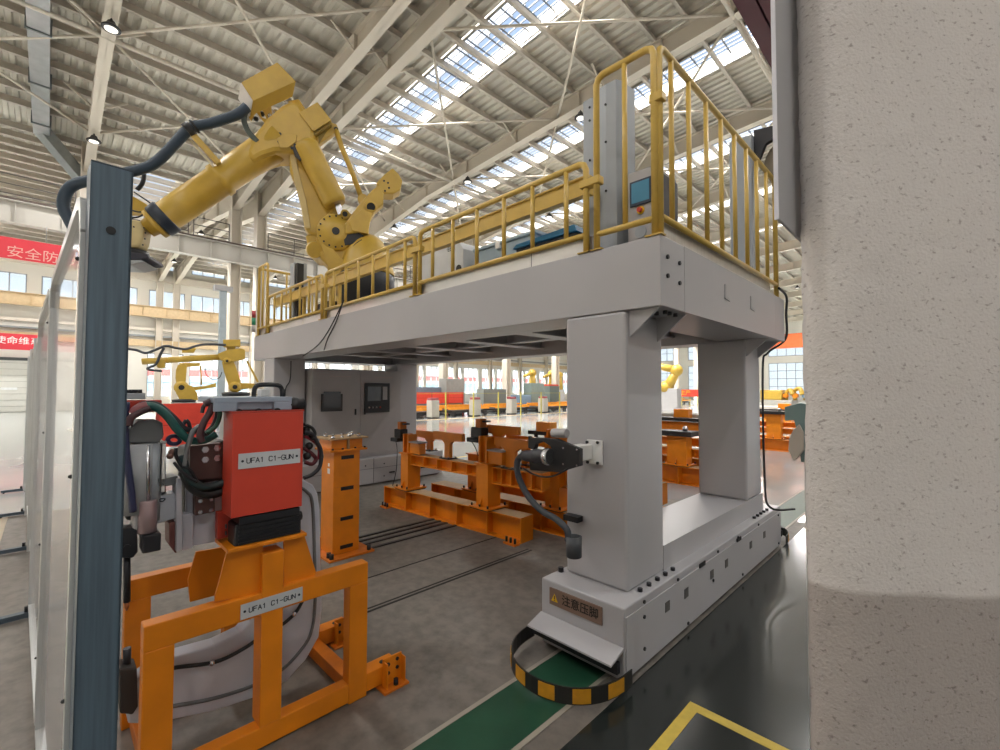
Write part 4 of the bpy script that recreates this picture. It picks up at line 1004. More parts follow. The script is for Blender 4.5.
# ------------------------------------------------------------------ coated pillar at the right edge
def pillar_mat():
    m = bpy.data.materials.new('sprayed_coating'); m.use_nodes = True; nt = m.node_tree; N = nt.nodes; L = nt.links
    b = N['Principled BSDF']; b.inputs['Roughness'].default_value = .85; tc = N.new('ShaderNodeTexCoord')
    sx = N.new('ShaderNodeSeparateXYZ'); L.new(tc.outputs['Object'], sx.inputs[0])
    def noise(sc, d=5, st=None):
        n = N.new('ShaderNodeTexNoise'); n.inputs['Scale'].default_value = sc; n.inputs['Detail'].default_value = d
        if st:
            mp = N.new('ShaderNodeMapping'); mp.inputs['Scale'].default_value = st; mp.inputs['Rotation'].default_value = (.6, .5, .3); L.new(tc.outputs['Object'], mp.inputs[0]); L.new(mp.outputs[0], n.inputs['Vector'])
        else: L.new(tc.outputs['Object'], n.inputs['Vector'])
        return n
    big, fine = noise(3, 4), noise(105, 5, (1, 1, 1.4))
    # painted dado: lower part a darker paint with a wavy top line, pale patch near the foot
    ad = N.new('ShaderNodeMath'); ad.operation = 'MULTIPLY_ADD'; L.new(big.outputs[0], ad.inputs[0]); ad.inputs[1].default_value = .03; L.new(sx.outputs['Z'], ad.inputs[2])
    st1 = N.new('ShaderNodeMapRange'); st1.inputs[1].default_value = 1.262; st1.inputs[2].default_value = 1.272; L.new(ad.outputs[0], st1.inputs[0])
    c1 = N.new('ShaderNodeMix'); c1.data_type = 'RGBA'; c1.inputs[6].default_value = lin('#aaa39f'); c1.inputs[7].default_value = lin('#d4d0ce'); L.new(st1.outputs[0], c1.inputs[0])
    r = N.new('ShaderNodeValToRGB'); L.new(fine.outputs[0], r.inputs[0]); r.color_ramp.elements[0].position = .30; r.color_ramp.elements[0].color = (.5, .47, .46, 1); r.color_ramp.elements[1].position = .40; r.color_ramp.elements[1].color = (1, 1, 1, 1)
    r2 = N.new('ShaderNodeValToRGB'); L.new(big.outputs[0], r2.inputs[0]); r2.color_ramp.elements[0].color = (.86, .85, .84, 1); r2.color_ramp.elements[1].color = (1.0, 1.0, 1.0, 1)
    m1 = N.new('ShaderNodeMix'); m1.data_type = 'RGBA'; m1.blend_type = 'MULTIPLY'; m1.inputs[0].default_value = .8; L.new(c1.outputs[2], m1.inputs[6]); L.new(r.outputs[0], m1.inputs[7])
    m2 = N.new('ShaderNodeMix'); m2.data_type = 'RGBA'; m2.blend_type = 'MULTIPLY'; m2.inputs[0].default_value = 1; L.new(m1.outputs[2], m2.inputs[6]); L.new(r2.outputs[0], m2.inputs[7])
    L.new(m2.outputs[2], b.inputs['Base Color'])
    bp = N.new('ShaderNodeBump'); bp.inputs['Strength'].default_value = .3; bp.inputs['Distance'].default_value = .006; L.new(noise(190, 3).outputs[0], bp.inputs['Height']); L.new(bp.outputs[0], b.inputs['Normal'])
    return m
PD = .78
fwd = V((_f.x, _f.y, 0)).normalized(); rgt = V((_r.x, _r.y, 0)).normalized()
pc = V((0, 0, 0))+fwd*PD
xl = (804-500)/FPX*(PD+.055)
prof2 = []                      # plan outline: (along right, depth)
for i in range(9):
    t = PI/2*i/8; prof2.append((xl+.075*(1-math.cos(t)), .055*(1-math.sin(t))))
prof2 = [(xl+.30, .32), (xl+.20, .22), (xl+.09, .12)] + prof2
u_ = xl+.075
while u_ < xl+.62: u_ += .02; prof2.append((u_, 0))
prof2 += [(xl+.66, .05), (xl+.66, .32)]
fine = []
for (a, b), (c, d) in zip(prof2, prof2[1:]):
    n = max(1, int(math.hypot(c-a, d-b)/.012))
    for k in range(n): fine.append((a+(c-a)*k/n, b+(d-b)*k/n))
fine.append(prof2[-1])
pm = MB(); NZ = 240; H0, H1 = 0.0, 3.6; vs = []
from mathutils import noise as mnoise
for j in range(NZ+1):
    z = H0+(H1-H0)*j/NZ
    for i, (a, b) in enumerate(fine):
        P = pc+rgt*a+fwd*b+V((0, 0, z))
        n = mnoise.noise(P*45)*.003+mnoise.noise(P*9)*.001
        i0, i1 = max(i-1, 0), min(i+1, len(fine)-1)
        tx, ty = fine[i1][0]-fine[i0][0], fine[i1][1]-fine[i0][1]; l = math.hypot(tx, ty) or 1
        vs.append(P+(rgt*(ty/l)-fwd*(tx/l))*(-n if True else n))
m_ = len(fine)
pm.add(vs, [(j*m_+i, j*m_+i+1, (j+1)*m_+i+1, (j+1)*m_+i) for j in range(NZ) for i in range(m_-1)], True)
pm.add([vs[j*m_+k] for j, k in ((0, 0), (0, m_-1), (NZ, m_-1), (NZ, 0))], [(0, 1, 2, 3)])
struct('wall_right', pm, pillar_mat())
# flat grey metal box hanging at the pillar's left side
ex = -.205
q0, q1 = W(778.5, 221, 0, ex), W(798, 233, 0, ex)
ebx = thing('wall_box', (ex-.02, q0.y, q0.z), 'flat light grey metal box hanging at the left side of the rough pillar', 'box')
zt_ = 3.2
obj('front_sheet', MB().box(ex-.005, ex, q0.y, q1.y+.1, (q0.z+q1.z)/2-.002, zt_), mat('box_sheet', '#a9a9ad', .4, var=.05), ebx, .002)
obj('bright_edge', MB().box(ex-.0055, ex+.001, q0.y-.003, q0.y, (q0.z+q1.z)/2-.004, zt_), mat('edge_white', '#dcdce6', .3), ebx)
# maroon crane beams overhead
for px0, lb in ((745, 'maroon overhead beam beside the grey wall box, left one'), (768, 'maroon overhead beam beside the grey wall box, right one')):
    o0 = W(px0, 0, 2, 5.5); tb = MB().box(o0.x-.09, o0.x+.09, .5, 14, 5.5, 5.52).box(o0.x-.01, o0.x+.01, .5, 14, 5.52, 5.8).box(o0.x-.09, o0.x+.09, .5, 14, 5.8, 5.82)
    tag(obj('overhead_beam', tb, mat('maroon_paint', '#5f2a38', .45)), lb, 'beam')
# ------------------------------------------------------------------ high bay lamps under the rafters, some added as fill
LENS = bpy.data.materials.new('lamp_lens'); LENS.use_nodes = True
_b = LENS.node_tree.nodes['Principled BSDF']; _b.inputs['Base Color'].default_value = (1, .97, .9, 1)
_b.inputs['Emission Color'].default_value = (1, .96, .88, 1); _b.inputs['Emission Strength'].default_value = .5
lamp0 = None
def lamp(x, yr, label, watt=260):
    global lamp0
    z = roofz(x)-.27-.62-.06
    for xc in (XC, 22): z = min(z, roofz(x)-.33-(1.15-.09*abs(x-xc)))
    loc = V((x, yr, z))
    if lamp0 is None:
        t = thing('high_bay_lamp', loc, label, 'lamp', 'high bay lamps under the roof beams')
        obj('housing', MB().lathe(loc+V((0, 0, -.28)), (0, 0, 1), [(0, .20), (.03, .205), (.05, .19), (.12, .11), (.2, .08), (.22, .03), (.28, .02)], 24), BLKM, t)
        obj('lens', MB().lathe(loc+V((0, 0, -.295)), (0, 0, 1), [(0, .08), (.0, .135), (.016, .14)], 24), LENS, t)
        lamp0 = t
    else: dup(lamp0, loc, label)
    ld = bpy.data.lights.new('high_bay_light', 'AREA'); ld.shape = 'DISK'; ld.size = .36; ld.energy = watt; ld.color = (1, .97, .94)
    lo = bpy.data.objects.new('high_bay_light', ld); COL.objects.link(lo); lo.location = loc+V((0, 0, -.31))
ROWN = {.9: 'the leftmost roof beam', 12.9: 'the roof beam crossing above the platform', 18.6: 'the next roof beam to the right', 24.6: 'the fourth roof beam', -5.1: 'the roof beam over the camera side, added for fill'}
POSN = {-21: 'farthest along', -15: 'second from the far end of', -9: 'third from the far end of', -3: 'nearest on', 3: 'past the near end of'}
for yr in (.9, 12.9, 18.6, 24.6, -5.1):
    for x in (-21, -15, -9, -3, 3):
        if (yr == .9 and x > -4) or (yr > 20 and x > -4): continue
        near = yr < 0  # camera-side row is added out of view as foreground fill
        lamp(x, yr, 'high bay lamp, %s %s' % (POSN[x], ROWN[yr]), 120 if near else 110)
for x, y in ((3, 6.1), (9, .9), (9, -5.1)): lamp(x, y, 'added high bay fill lamp outside the view at %s' % ('the paired beams' if y > 6 else 'the left beam' if y > 0 else 'the rear beam'), 140)  # extra unseen lamps, added to brighten the near side

for yr, lb in ((-5.1, 'outside the left edge'), (.9, 'over the white roller door'), (6.1, 'behind the robot'), (12.9, 'left of the gantry end'), (18.6, 'hidden by roof beams'), (24.6, 'farthest away')):
    for xx in (-31, -39): lamp(xx, yr, 'added high bay fill lamp in the window aisle %s, %s one' % (lb, 'inner' if xx > -35 else 'outer'), 170)  # added lamps that lift the dark window aisle and left wall

for yr, lb in ((36.6, 'second'), (48.6, 'third'), (60.6, 'last')):
    for xx in (-17, -10): lamp(xx, yr, 'added far high bay fill lamp near the end wall, %s row, %s' % (lb, 'left' if xx < -12 else 'right'), 420)  # added lamps that lighten the end wall
# ------------------------------------------------------------------ big yellow robot on the platform
RB = V((-5.95, 3.2, ZT)); RN = V((CAM.x-RB.x, CAM.y-RB.y, 0)).normalized(); RU = V((-RN.y, RN.x, 0))
rbt = thing('industrial_robot', RB, 'large yellow six-axis robot standing on the platform with its arm stretched left', 'robot')
def RP(px, py, off=0): return WP(px, py, RB+RN*off, RN)
def slab(name, pts, o0, o1, m, par, bevel=.015):
    P = [RP(x, y, (o0+o1)/2) for x, y in pts]
    c = (o1-o0)
    return obj(name, MB().prism([p-RN*c/2 for p in P], RN*c), m, par, bevel)
obj('pedestal', MB().lathe(RB, (0, 0, 1), [(0, .42), (.03, .42), (.05, .36), (.42, .36), (.44, .40), (.74, .40), (.76, .38)], 32), mat('robot_base_black', '#22252b', .5), rbt)
obj('base_housing', MB().box(RB.x-.5, RB.x-.1, RB.y-.5, RB.y-.1, ZT+.002, ZT+.35), BLK, rbt, .03)
tur = obj('turret', MB().lathe(RB+V((0, 0, .76)), (0, 0, 1), [(0, .40), (.02, .40), (.3, .33), (.48, .24), (.56, .15)], 32), ROBY, rbt)
slab('shoulder_casting', [(322, 262), (316, 250), (318, 238), (322, 224), (332, 214), (344, 213), (356, 220), (364, 232), (370, 245), (376, 262), (380, 276), (345, 279), (332, 272)], -.16, .17, ROBY, rbt, .03)
slab('side_plate', [(319, 240), (322, 226), (330, 217), (330, 232), (331, 246), (340, 258), (352, 264), (346, 272), (336, 276), (332, 284), (327, 280), (328, 266), (324, 254)], .17, .21, ROBY, rbt, .006)
slab('rear_motor_housing', [(307, 240), (318, 238), (324, 250), (326, 262), (318, 262), (310, 254)], -.35, .1, ROBY, rbt, .03)
obj('shoulder_motor', MB().cyl(RP(315, 250, .1), RP(315, 250, .18), .12, 24, .10), ROBY, rbt)
c = RP(336, 232, .2)
dsk = obj('shoulder_gearbox', MB().lathe(c-RN*.06, RN, [(0, .25), (.06, .25), (.08, .235), (.09, .15), (.10, .14), (.10, .08)], 40), ROBY, rbt)
bolts([c+RN*.02+(RU*math.cos(a)+V((0, 0, 1))*math.sin(a))*.215 for a in [i*PI/8 for i in range(3, 15)]], RN, dsk, .013, .012)
obj('hub', MB().cyl(c+RN*.03-RU*.0, c+RN*.055, .05, 20), BLK, dsk)
slab('cable_recess', [(343, 236), (350, 229), (364, 236), (360, 243), (345, 246)], .18, .23, BLK, rbt, .004)
obj('cable_pipe', MB().tube([RP(x, y, .25) for x, y in ((362, 240), (356, 244), (352, 250), (353, 258), (356, 262))], .012, 8), BLK, rbt)
# lower arm
la = slab('lower_arm', [(290, 150), (303, 146), (312, 150), (320, 170), (334, 204), (342, 222), (336, 240), (322, 240), (309, 236), (305, 230), (306, 222), (298, 192), (291, 176)], -.14, .12, ROBY, rbt, .035)
slab('arm_web', [(290, 152), (296, 152), (300, 176), (308, 206), (312, 232), (306, 232), (303, 214), (296, 186)], -.2, .14, mat('robot_pale_face', '#cdb67a', .45), rbt, .01)
a, b = RP(305, 143, .2), RP(336, 205, .2)
obj('balancer_cylinder', MB().lathe(a, b-a, [(0, .12), (.03, .155), (.08, .16), ((b-a).length-.05, .16), ((b-a).length, .13)], 28), ROBY, rbt)
obj('balancer_joint', MB().prism([RP(*p, .2) for p in ((334, 203), (340, 202), (344, 214), (338, 216))], RN*.04), CHR, rbt, .004)
obj('balancer_pin', MB().cyl(RP(345, 214, .2), RP(345, 214, .27), .06, 20), ROBY, rbt); obj('pin_cap', MB().cyl(RP(345, 214, .27), RP(345, 214, .285), .035, 16), BLK, rbt)
# counter link with ear
cl_ = slab('counter_link', [(345, 226), (353, 214), (361, 204), (372, 192), (380, 186), (384, 196), (383, 206), (375, 213), (369, 223), (369, 235), (358, 234), (345, 236)], .10, .26, ROBY, rbt, .02)
slab('counter_block', [(376, 186), (384, 178), (392, 171.5), (398, 177), (402, 184), (400, 193), (393, 197), (382, 197)], .02, .26, ROBY, rbt, .02)
slab('counter_link_rib', [(349, 222), (362, 209), (372, 213), (368, 234), (352, 231)], .255, .28, ROBY, cl_, .008)
bolts([RP(x, y, .26) for x, y in ((384, 181), (388, 183), (389, 188), (385, 191))], RN, rbt, .014, .01)
obj('link_bearing', MB().lathe(RP(371, 207, .26), RN, [(0, .085), (.02, .08), (.022, .06)], 24), ROBY, cl_); obj('bearing_cap', MB().cyl(RP(371, 207, .28), RP(371, 207, .295), .058, 20), BLK, cl_)
obj('link_rod', MB().tube([RP(336, 130, .1), RP(342, 148, .1), (RP(352, 172, .1)), RP(363, 202, .1)], .036, 12, False), ROBY, rbt)
obj('rod_end', MB().lathe(RP(363, 202, .04), RN, [(0, .07), (.12, .07)], 20), ROBY, rbt)
# elbow casting and forearm
a, b = RP(163, 219, .0), RP(280, 140, .0)
ax = (b-a); L_ = ax.length
fa = obj('forearm', MB().lathe(a, ax, [(0, .15), (.04, .195), (.06, .195), (.065, .185), (L_*.45, .195), (L_*.455, .215), (L_*.50, .215), (L_*.505, .195), (L_*.8, .205), (L_, .24)], 36), ROBY, rbt)
slab('elbow_casting', [(258, 143), (270, 127), (284, 115), (293, 110), (302, 113), (310, 124), (317, 136), (316, 150), (305, 160), (290, 160), (278, 160), (266, 164), (256, 170), (250, 160)], -.26, .22, ROBY, rbt, .06)
bolts([RP(x, y, .22) for x, y in ((284, 140), (288, 142), (279, 142), (280, 134), (294, 138), (292, 148))], RN, rbt, .02, .008)
slab('cover_plate', [(277, 138), (288, 133), (297, 135), (296, 142), (288, 148), (280, 148)], .22, .235, ROBY, rbt, .004)
slab('black_recess', [(294, 144), (299, 145), (299, 152), (304, 158), (300, 161), (295, 156), (293, 150)], .22, .26, BLK, rbt, .004)
obj('black_cap', MB().cyl(RP(305, 146, .22), RP(305, 146, .27), .045, 20), BLK, rbt)
slab('elbow_ear', [(313, 132), (331, 124), (337, 126), (339, 131), (334, 135), (318, 147)], .02, .12, ROBY, rbt, .012)
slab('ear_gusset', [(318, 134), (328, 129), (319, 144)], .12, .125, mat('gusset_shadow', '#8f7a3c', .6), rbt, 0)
bolts([RP(336, 129, .12)], RN, rbt, .03, .012)
slab('elbow_motor_block', [(289, 106), (300, 104), (308, 116), (314, 130), (306, 134), (296, 120)], -.2, .05, ROBY, rbt, .015)
# cover boxes over motors
def qbox(name, q, off, w, m, par):
    P = [RP(x, y, off) for x, y in q]; return obj(name, MB().prism(P, w), m, par, .006)
wv = (RP(236, 92.7, .28)-RP(241.3, 82, .28))*.95-RN*.12
bx_ = qbox('motor_cover', [(241.3, 82), (277.3, 62), (296, 81.3), (253.3, 100.7)], .30, wv, ROBY, rbt)
obj('cover_end', MB().prism([RP(*p, .31) for p in ((241, 82.2), (252.8, 100.6), (252.5, 101.2), (240.7, 82.8))], wv), mat('cover_end_white', '#d8d2cc', .4), bx_)
slab('cover_bracket', [(252, 103), (257, 101), (262, 118), (270, 121), (266, 125), (256, 112), (251, 121), (249, 118)], .0, .04, ROBY, rbt, .004)
slab('cover_leg', [(261, 103), (284, 92), (288, 98), (279, 101), (271, 105), (273, 120), (268, 122), (262, 110)], -.1, -.04, ROBY, rbt, .004)
for p in ((256, 119), (262, 114), (270, 116), (283, 110), (287, 106), (276, 112)): obj('cable_fitting', MB().ball(RP(*p, -.02), .035, 8), CHR if p[0] > 265 else BLK, rbt)
obj('fitting_row', MB().bar(RP(274, 116, .05), RP(292, 107, .05), .05, .04), mat('fitting_white', '#cfd0cc', .4), rbt, .01)
qbox('motor_cover', [(298.7, 112.7), (317.3, 102), (331.3, 120), (313.3, 131.3)], .24, -RN*.40+V((0, 0, .1)), ROBY, rbt)
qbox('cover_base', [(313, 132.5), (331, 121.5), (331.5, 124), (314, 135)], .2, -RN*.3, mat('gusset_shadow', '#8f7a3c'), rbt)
# wrist and tool flange
a2 = RP(168, 216, 0); b2 = RP(158, 222.5, 0)
obj('wrist_band', MB().lathe(b2, a2-b2, [(0, .19), (.01, .205), ((a2-b2).length*.9, .215), ((a2-b2).length, .20)], 32), mat('wrist_navy', '#26303f', .45), rbt)
b3 = RP(147, 229, 0)
obj('wrist_ring', MB().lathe(b3, b2-b3, [(0, .11), ((b2-b3).length*.6, .12), ((b2-b3).length*.62, .19), ((b2-b3).length, .19)], 32), ROBY, rbt)
slab('wrist_block', [(128, 226), (137, 222), (145, 224), (148, 232), (146, 244), (143, 250), (129, 251), (122, 244), (121, 232)], -.12, .12, mat('wrist_beige', '#c2b182', .45), rbt, .03)
bolts([RP(*p, .12) for p in ((144, 228), (145.5, 233), (145, 239), (143, 245), (134, 227))], RN, rbt, .01, .008)
c = RP(133, 251, 0)
obj('tool_flange', MB().lathe(c, (0, 0, -1), [(0, .16), (.02, .17), (.07, .17), (.08, .2)], 28), BLK, rbt)
slab('tool_plate', [(112, 258), (131, 256), (155, 259), (157, 263), (143, 265), (112, 264)], -.25, .2, mat('tool_dark', '#2c2c38', .5), rbt, .012)
slab('tool_disc', [(112, 265), (148, 264), (152, 266), (138, 269), (112, 268)], -.2, .2, SLATE, rbt, .01)
obj('cable_post', MB().tube([RP(*p, 0) for p in ((143, 168), (144, 176), (142, 184), (137, 190))], .025, 8), BLK, rbt)
slab('wrist_motor', [(125, 195), (135, 198), (152, 208), (146, 214), (128, 214)], -.2, -.05, ROBY, rbt, .01)
for P_ in (((131, 210), (140, 212), (150, 209), (160, 203)), ((128, 218), (138, 217), (148, 212), (157, 209)), ((134, 192), (146, 200), (157, 207), (160, 200))): obj('wrist_cable', MB().tube([RP(*p, .1) for p in P_], .01, 6), BLK, rbt)
# hose along the forearm (dress pack) and its support strut
hz = [(247, 107), (238, 114), (222, 120), (208, 124), (196, 126), (188, 130), (180, 138), (170, 149), (160, 159), (150, 166), (138, 170), (125, 173), (108, 176), (92, 180), (76, 184), (68, 190), (64, 199), (64, 209), (69, 219), (76, 232), (85, 246), (97, 256), (112, 262)]
tag(obj('dress_pack_hose', MB().tube([RP(x, y, .28) for x, y in hz], .062, 14), mat('dress_hose_blue', '#27394a', .5, var=.15)), 'thick dark blue hose hanging in waves above the robot forearm', 'hose')
obj('hose_clamp', MB().cyl(RP(186.5, 131, .28), RP(192, 127.5, .28), .085, 16), BLK, rbt); obj('hose_clamp', MB().cyl(RP(193.5, 127, .28), RP(195.5, 126, .28), .085, 16), BLK, rbt)
obj('support_strut', MB().bar(RP(193, 135, .25), RP(219, 164, .2), .07, .07), ROBY, rbt, .006)
obj('strut_stay', MB().bar(RP(190, 140, .2), RP(214, 167, .2), .025), mat('stay_pale', '#d2c9a8', .4), rbt)
obj('side_hose', MB().tube([RP(*p, .2) for p in ((245, 113), (244, 121), (248, 131), (254, 138), (258, 142))], .035, 10), mat('side_hose_grey', '#4b5450', .5), rbt)

# ------------------------------------------------------------------ smaller robots in the left background
def small_robot(d, base_px, label, parts, rods, discs, hoses=()):
    o = CAM+ray(*base_px)*d; N_ = V((CAM.x-o.x, CAM.y-o.y, 0)).normalized()
    T = lambda x, y, off=0: WP(x, y, o+N_*off, N_)
    t = thing('industrial_robot', (o.x, o.y, 0), label, 'robot')
    for nm, pts, a, b in parts:
        P = [T(x, y, (a+b)/2) for x, y in pts]; obj(nm, MB().prism([p-N_*(b-a)/2 for p in P], N_*(b-a)), ROBY, t, .02)
    for nm, p, q, r in rods: obj(nm, MB().cyl(T(*p), T(*q), r, 12), ROBY, t)
    for p, r in discs:
        dd = obj('joint_disc', MB().lathe(T(p[0], p[1], .1), N_, [(0, r), (.1, r), (.12, r*.7), (.14, r*.65)], 20), ROBY, t); obj('joint_cap', MB().cyl(T(p[0], p[1], .24), T(p[0], p[1], .26), r*.4, 12), BLK, t)
    for pts, r in hoses: obj('dress_hose', MB().tube([T(x, y, .2) for x, y in pts], r, 8), RUB, t)
    zb = T(*base_px).z
    obj('base', MB().lathe((o.x, o.y, zb-.12), (0, 0, 1), [(0, .36), (.04, .38), (.1, .38), (.12, .3)], 20), BLK, t)
    obj('stand', MB().box(o.x-.35, o.x+.35, o.y-.35, o.y+.35, 0, zb-.12), mat('stand_grey', '#9b9a96', .5), t, .02)
small_robot(14, (236, 392), 'yellow robot behind the weld gun, right one, with a long level forearm',
    [('lower_arm', [(222, 362), (228, 359), (234, 362), (238, 372), (241, 382), (241, 391), (231, 391), (228, 384), (224, 372)], -.14, .14),
     ('elbow', [(218, 354), (228, 350), (240, 348.5), (245, 350), (245, 359), (238, 361), (228, 363), (220, 360)], -.18, .18),
     ('motor_cover', [(223, 340), (240.5, 340), (240.5, 347), (223.5, 347.5)], -.2, .2), ('cover_leg', [(226, 347), (236, 347), (234, 351), (227, 352)], -.08, .08),
     ('link', [(239, 383), (246, 383), (259, 384), (259, 388), (246, 389), (238, 390)], -.06, .1), ('wrist_block', [(156, 360), (166, 359), (165, 368), (158, 368)], -.12, .12)],
    [('forearm', (220, 357), (142, 361.5), .09), ('link_rod', (247, 361), (258, 382), .03)],
    [((235, 387), .17), ((227, 361), .10)],
    [([(226, 345), (214, 344.5), (204, 344.5), (196, 346), (186, 349), (176, 348), (166, 346), (155, 350), (146, 353), (136, 350), (128, 349)], .035), ([(164, 348), (160, 355), (156, 364), (148, 368), (150, 370), (162, 371)], .035), ([(205, 366), (206, 374), (212, 379), (219, 378), (222, 372)], .012)])
small_robot(17, (184, 399), 'yellow robot behind the weld gun, left one, with an upright arm',
    [('lower_arm', [(176, 370), (178, 365), (184, 363), (187, 366), (186, 380), (184, 390), (177, 388), (175.5, 378)], -.18, .18),
     ('shoulder', [(175, 386), (182, 383), (192, 386), (197, 393), (198, 400), (180, 400), (176, 393)], -.22, .22),
     ('motor_cover', [(182, 348), (196, 348.5), (194, 353), (182, 353)], -.22, .22), ('link', [(190, 387), (204, 386), (216, 383), (216, 387), (204, 389), (191, 391)], -.06, .1),
     ('upper_bracket', [(178, 363), (200, 363), (200, 366), (184, 367)], -.1, .1)],
    [('link_rod', (200.5, 366), (201.5, 385), .025)], [((181.5, 387.5), .24)], [])

# ------------------------------------------------------------------ left side: doors, banners, red screens
DOORM = mat('door_white', '#dcdcd4', .5, var=.04)
dm = MB().box(XW, XW+.12, -9, -1.02, .02, 3.5)
d1 = struct('door_1', dm, DOORM)
for k in range(8): kid('slat_joint', MB().box(XW+.12, XW+.135, -9, -1.02, .42*k+.38, .42*k+.40), mat('joint_grey', '#a8a8a0', .6), d1)
for y in (-3.0, -1.9): kid('sight_glass', MB().box(XW+.12, XW+.14, y-.38, y+.38, 1.5, 1.66), mat('sight_white', '#f4f7f7', .2), d1)
kid('door_frame', MB().box(XW, XW+.2, -1.02, -.86, 0, 3.7).box(XW, XW+.2, -9.2, -1.02, 3.5, 3.7), mat('door_frame_dark', '#5a6060', .5), d1)
for a, b, c, d, ln, sz, X, lb in ((-9.5, .42, 6.12, 6.86, '安全防范', .62, XC+.9, 'red banner with pale characters hung below the grey runway girder, upper of two'),
                                 (-9.5, .1, 4.15, 5.2, '使命维系未来', .78, XW+1.4, 'red banner with white characters above the white roller door, lower of two')):
    up = X > -30
    t = thing('banner', (X, (a+b)/2, c), lb, 'banner')
    obj('cloth', MB().box(X-.02, X, a, b, c, d), mat('banner_red', '#cf3340', .6, var=.12, scale=2), t)
    if up:
        q = W(37, 256, 0, X); text('lettering', '安全防范', .44, (X+.004, W(38, 256, 0, X).y+.1, W(38, 256, 0, X).z), (0, 1, 0), (0, 0, 1), mat('banner_text_pale', '#d9a79c', .6), t, .002)
        for y in (-6, -3, -.2): obj('hanger', MB().cyl((X-.01, y, d), (X-.01, y, 7.45), .012, 6), GREYD, t)
    else:
        q0_, q1_ = W(-8, 343, 0, X), W(54, 343, 0, X)
        text('lettering', '使命维系未', (q1_.y-q0_.y)/5.3, (X+.004, (q0_.y+q1_.y)/2, q1_.z), (0, 1, 0), (0, 0, 1), WHT, t, .002)
        obj('hanger', MB().box(XW, X-.02, -.5, -.4, d-.1, d), GREYD, t); obj('hanger', MB().box(XW, X-.02, -6, -5.9, d-.1, d), GREYD, t)
REDC = mat('screen_red', '#d8402e', .5, var=.1)
def panel_screen(x, y0, y1, z0, z1, label, m=REDC, along='y'):
    t = thing('red_screen', (x, (y0+y1)/2, 0) if along == 'y' else ((y0+y1)/2, x, 0), label, 'screen')
    mb = MB(); fm = MB()
    n = max(1, round((y1-y0)/1.3))
    for k in range(n):
        a, b = y0+(y1-y0)*k/n+.03, y0+(y1-y0)*(k+1)/n-.03
        c = MB(); c.box(*((x-.01, x+.01, a, b) if along == 'y' else (a, b, x-.01, x+.01)), z0, z1)
        pnl = obj('screen_panel', c, m, t)
        obj('panel_seam', MB().box(*((x+.01, x+.014, a, b) if along == 'y' else (a, b, x-.014, x-.01)), (z0+z1)/2-.01, (z0+z1)/2+.01), mat('seam_red', '#b02a20', .6), pnl)
    for k in range(n+1):
        a = y0+(y1-y0)*k/n
        c = MB().box(*((x-.03, x+.03, a-.03, a+.03) if along == 'y' else (a-.03, a+.03, x-.03, x+.03)), 0, z1)
        obj('stand_post', c, mat('screen_post', '#a83a30', .5), t)
a, b = W(158, 401, 0, -12), W(214, 401, 0, -12)
panel_screen(-12, a.y, b.y, .35, 1.28, 'bright red welding screen standing behind the weld gun')
a, b = W(396, 398, 0, -22.3), W(463, 398, 0, -22.3)
panel_screen(-22.3, a.y, b.y, .75, 1.42, 'long red screen beyond the fence, seen under the gantry beam')
t = thing('red_banner', (-13, 30, 0), 'red banner with yellow characters seen between the two near gantry legs', 'banner')
a, b = W(655, 390, 1, 30), W(712, 397, 1, 30)
obj('cloth', MB().box(a.x, b.x, 30, 30.02, W(680, 396.5, 1, 30).z, W(680, 389.5, 1, 30).z), REDC, t)
text('lettering', '安全生产', .36, (W(680, 393, 1, 30).x, 29.995, W(680, 393, 1, 30).z), (1, 0, 0), (0, 0, 1), mat('sign_yellow', '#e8b81c'), t, .003)
for p in (a.x, b.x): obj('pole', MB().cyl((p, 30.02, 0), (p, 30.02, W(680, 389.5, 1, 30).z), .04, 8), GREYD, t)

# ------------------------------------------------------------------ beyond the cell: fence posts, skids, cabinets
FENCEY = mat('fence_post_yellow', '#a89f4c', .5)
fx0 = -19.4; first = None; y = 5.2; k = 0
while y < 52:
    if first is None:
        p = thing('fence_post', (fx0, y, 0), 'thin yellow fence post standing on the pale kerb line under the gantry view', 'post', 'yellow fence posts beyond the cell')
        obj('pole', MB().box(fx0-.03, fx0+.03, y-.03, y+.03, 0, 1.45), FENCEY, p); obj('foot_plate', MB().box(fx0-.12, fx0+.12, y-.12, y+.12, 0, .02), FENCEY, p); first = p
    else: dup(first, (fx0, y, 0))
    y += 2.0; k += 1
struct('trim_60', MB().box(fx0-.15, fx0+.15, 5, 52, 0, .012), mat('kerb_pale', '#b59a78', .6, var=.35, scale=.6))
tag(obj('fence_rail', MB().box(fx0-.01, fx0+.01, 5, 52, 1.37, 1.39), FENCEY), 'thin yellow top rail linking the fence posts beyond the cell', 'rail')
SK = mat('skid_orange', '#f09a28', .5); DKW = mat('wheel_dark', '#2f2b2b', .6)
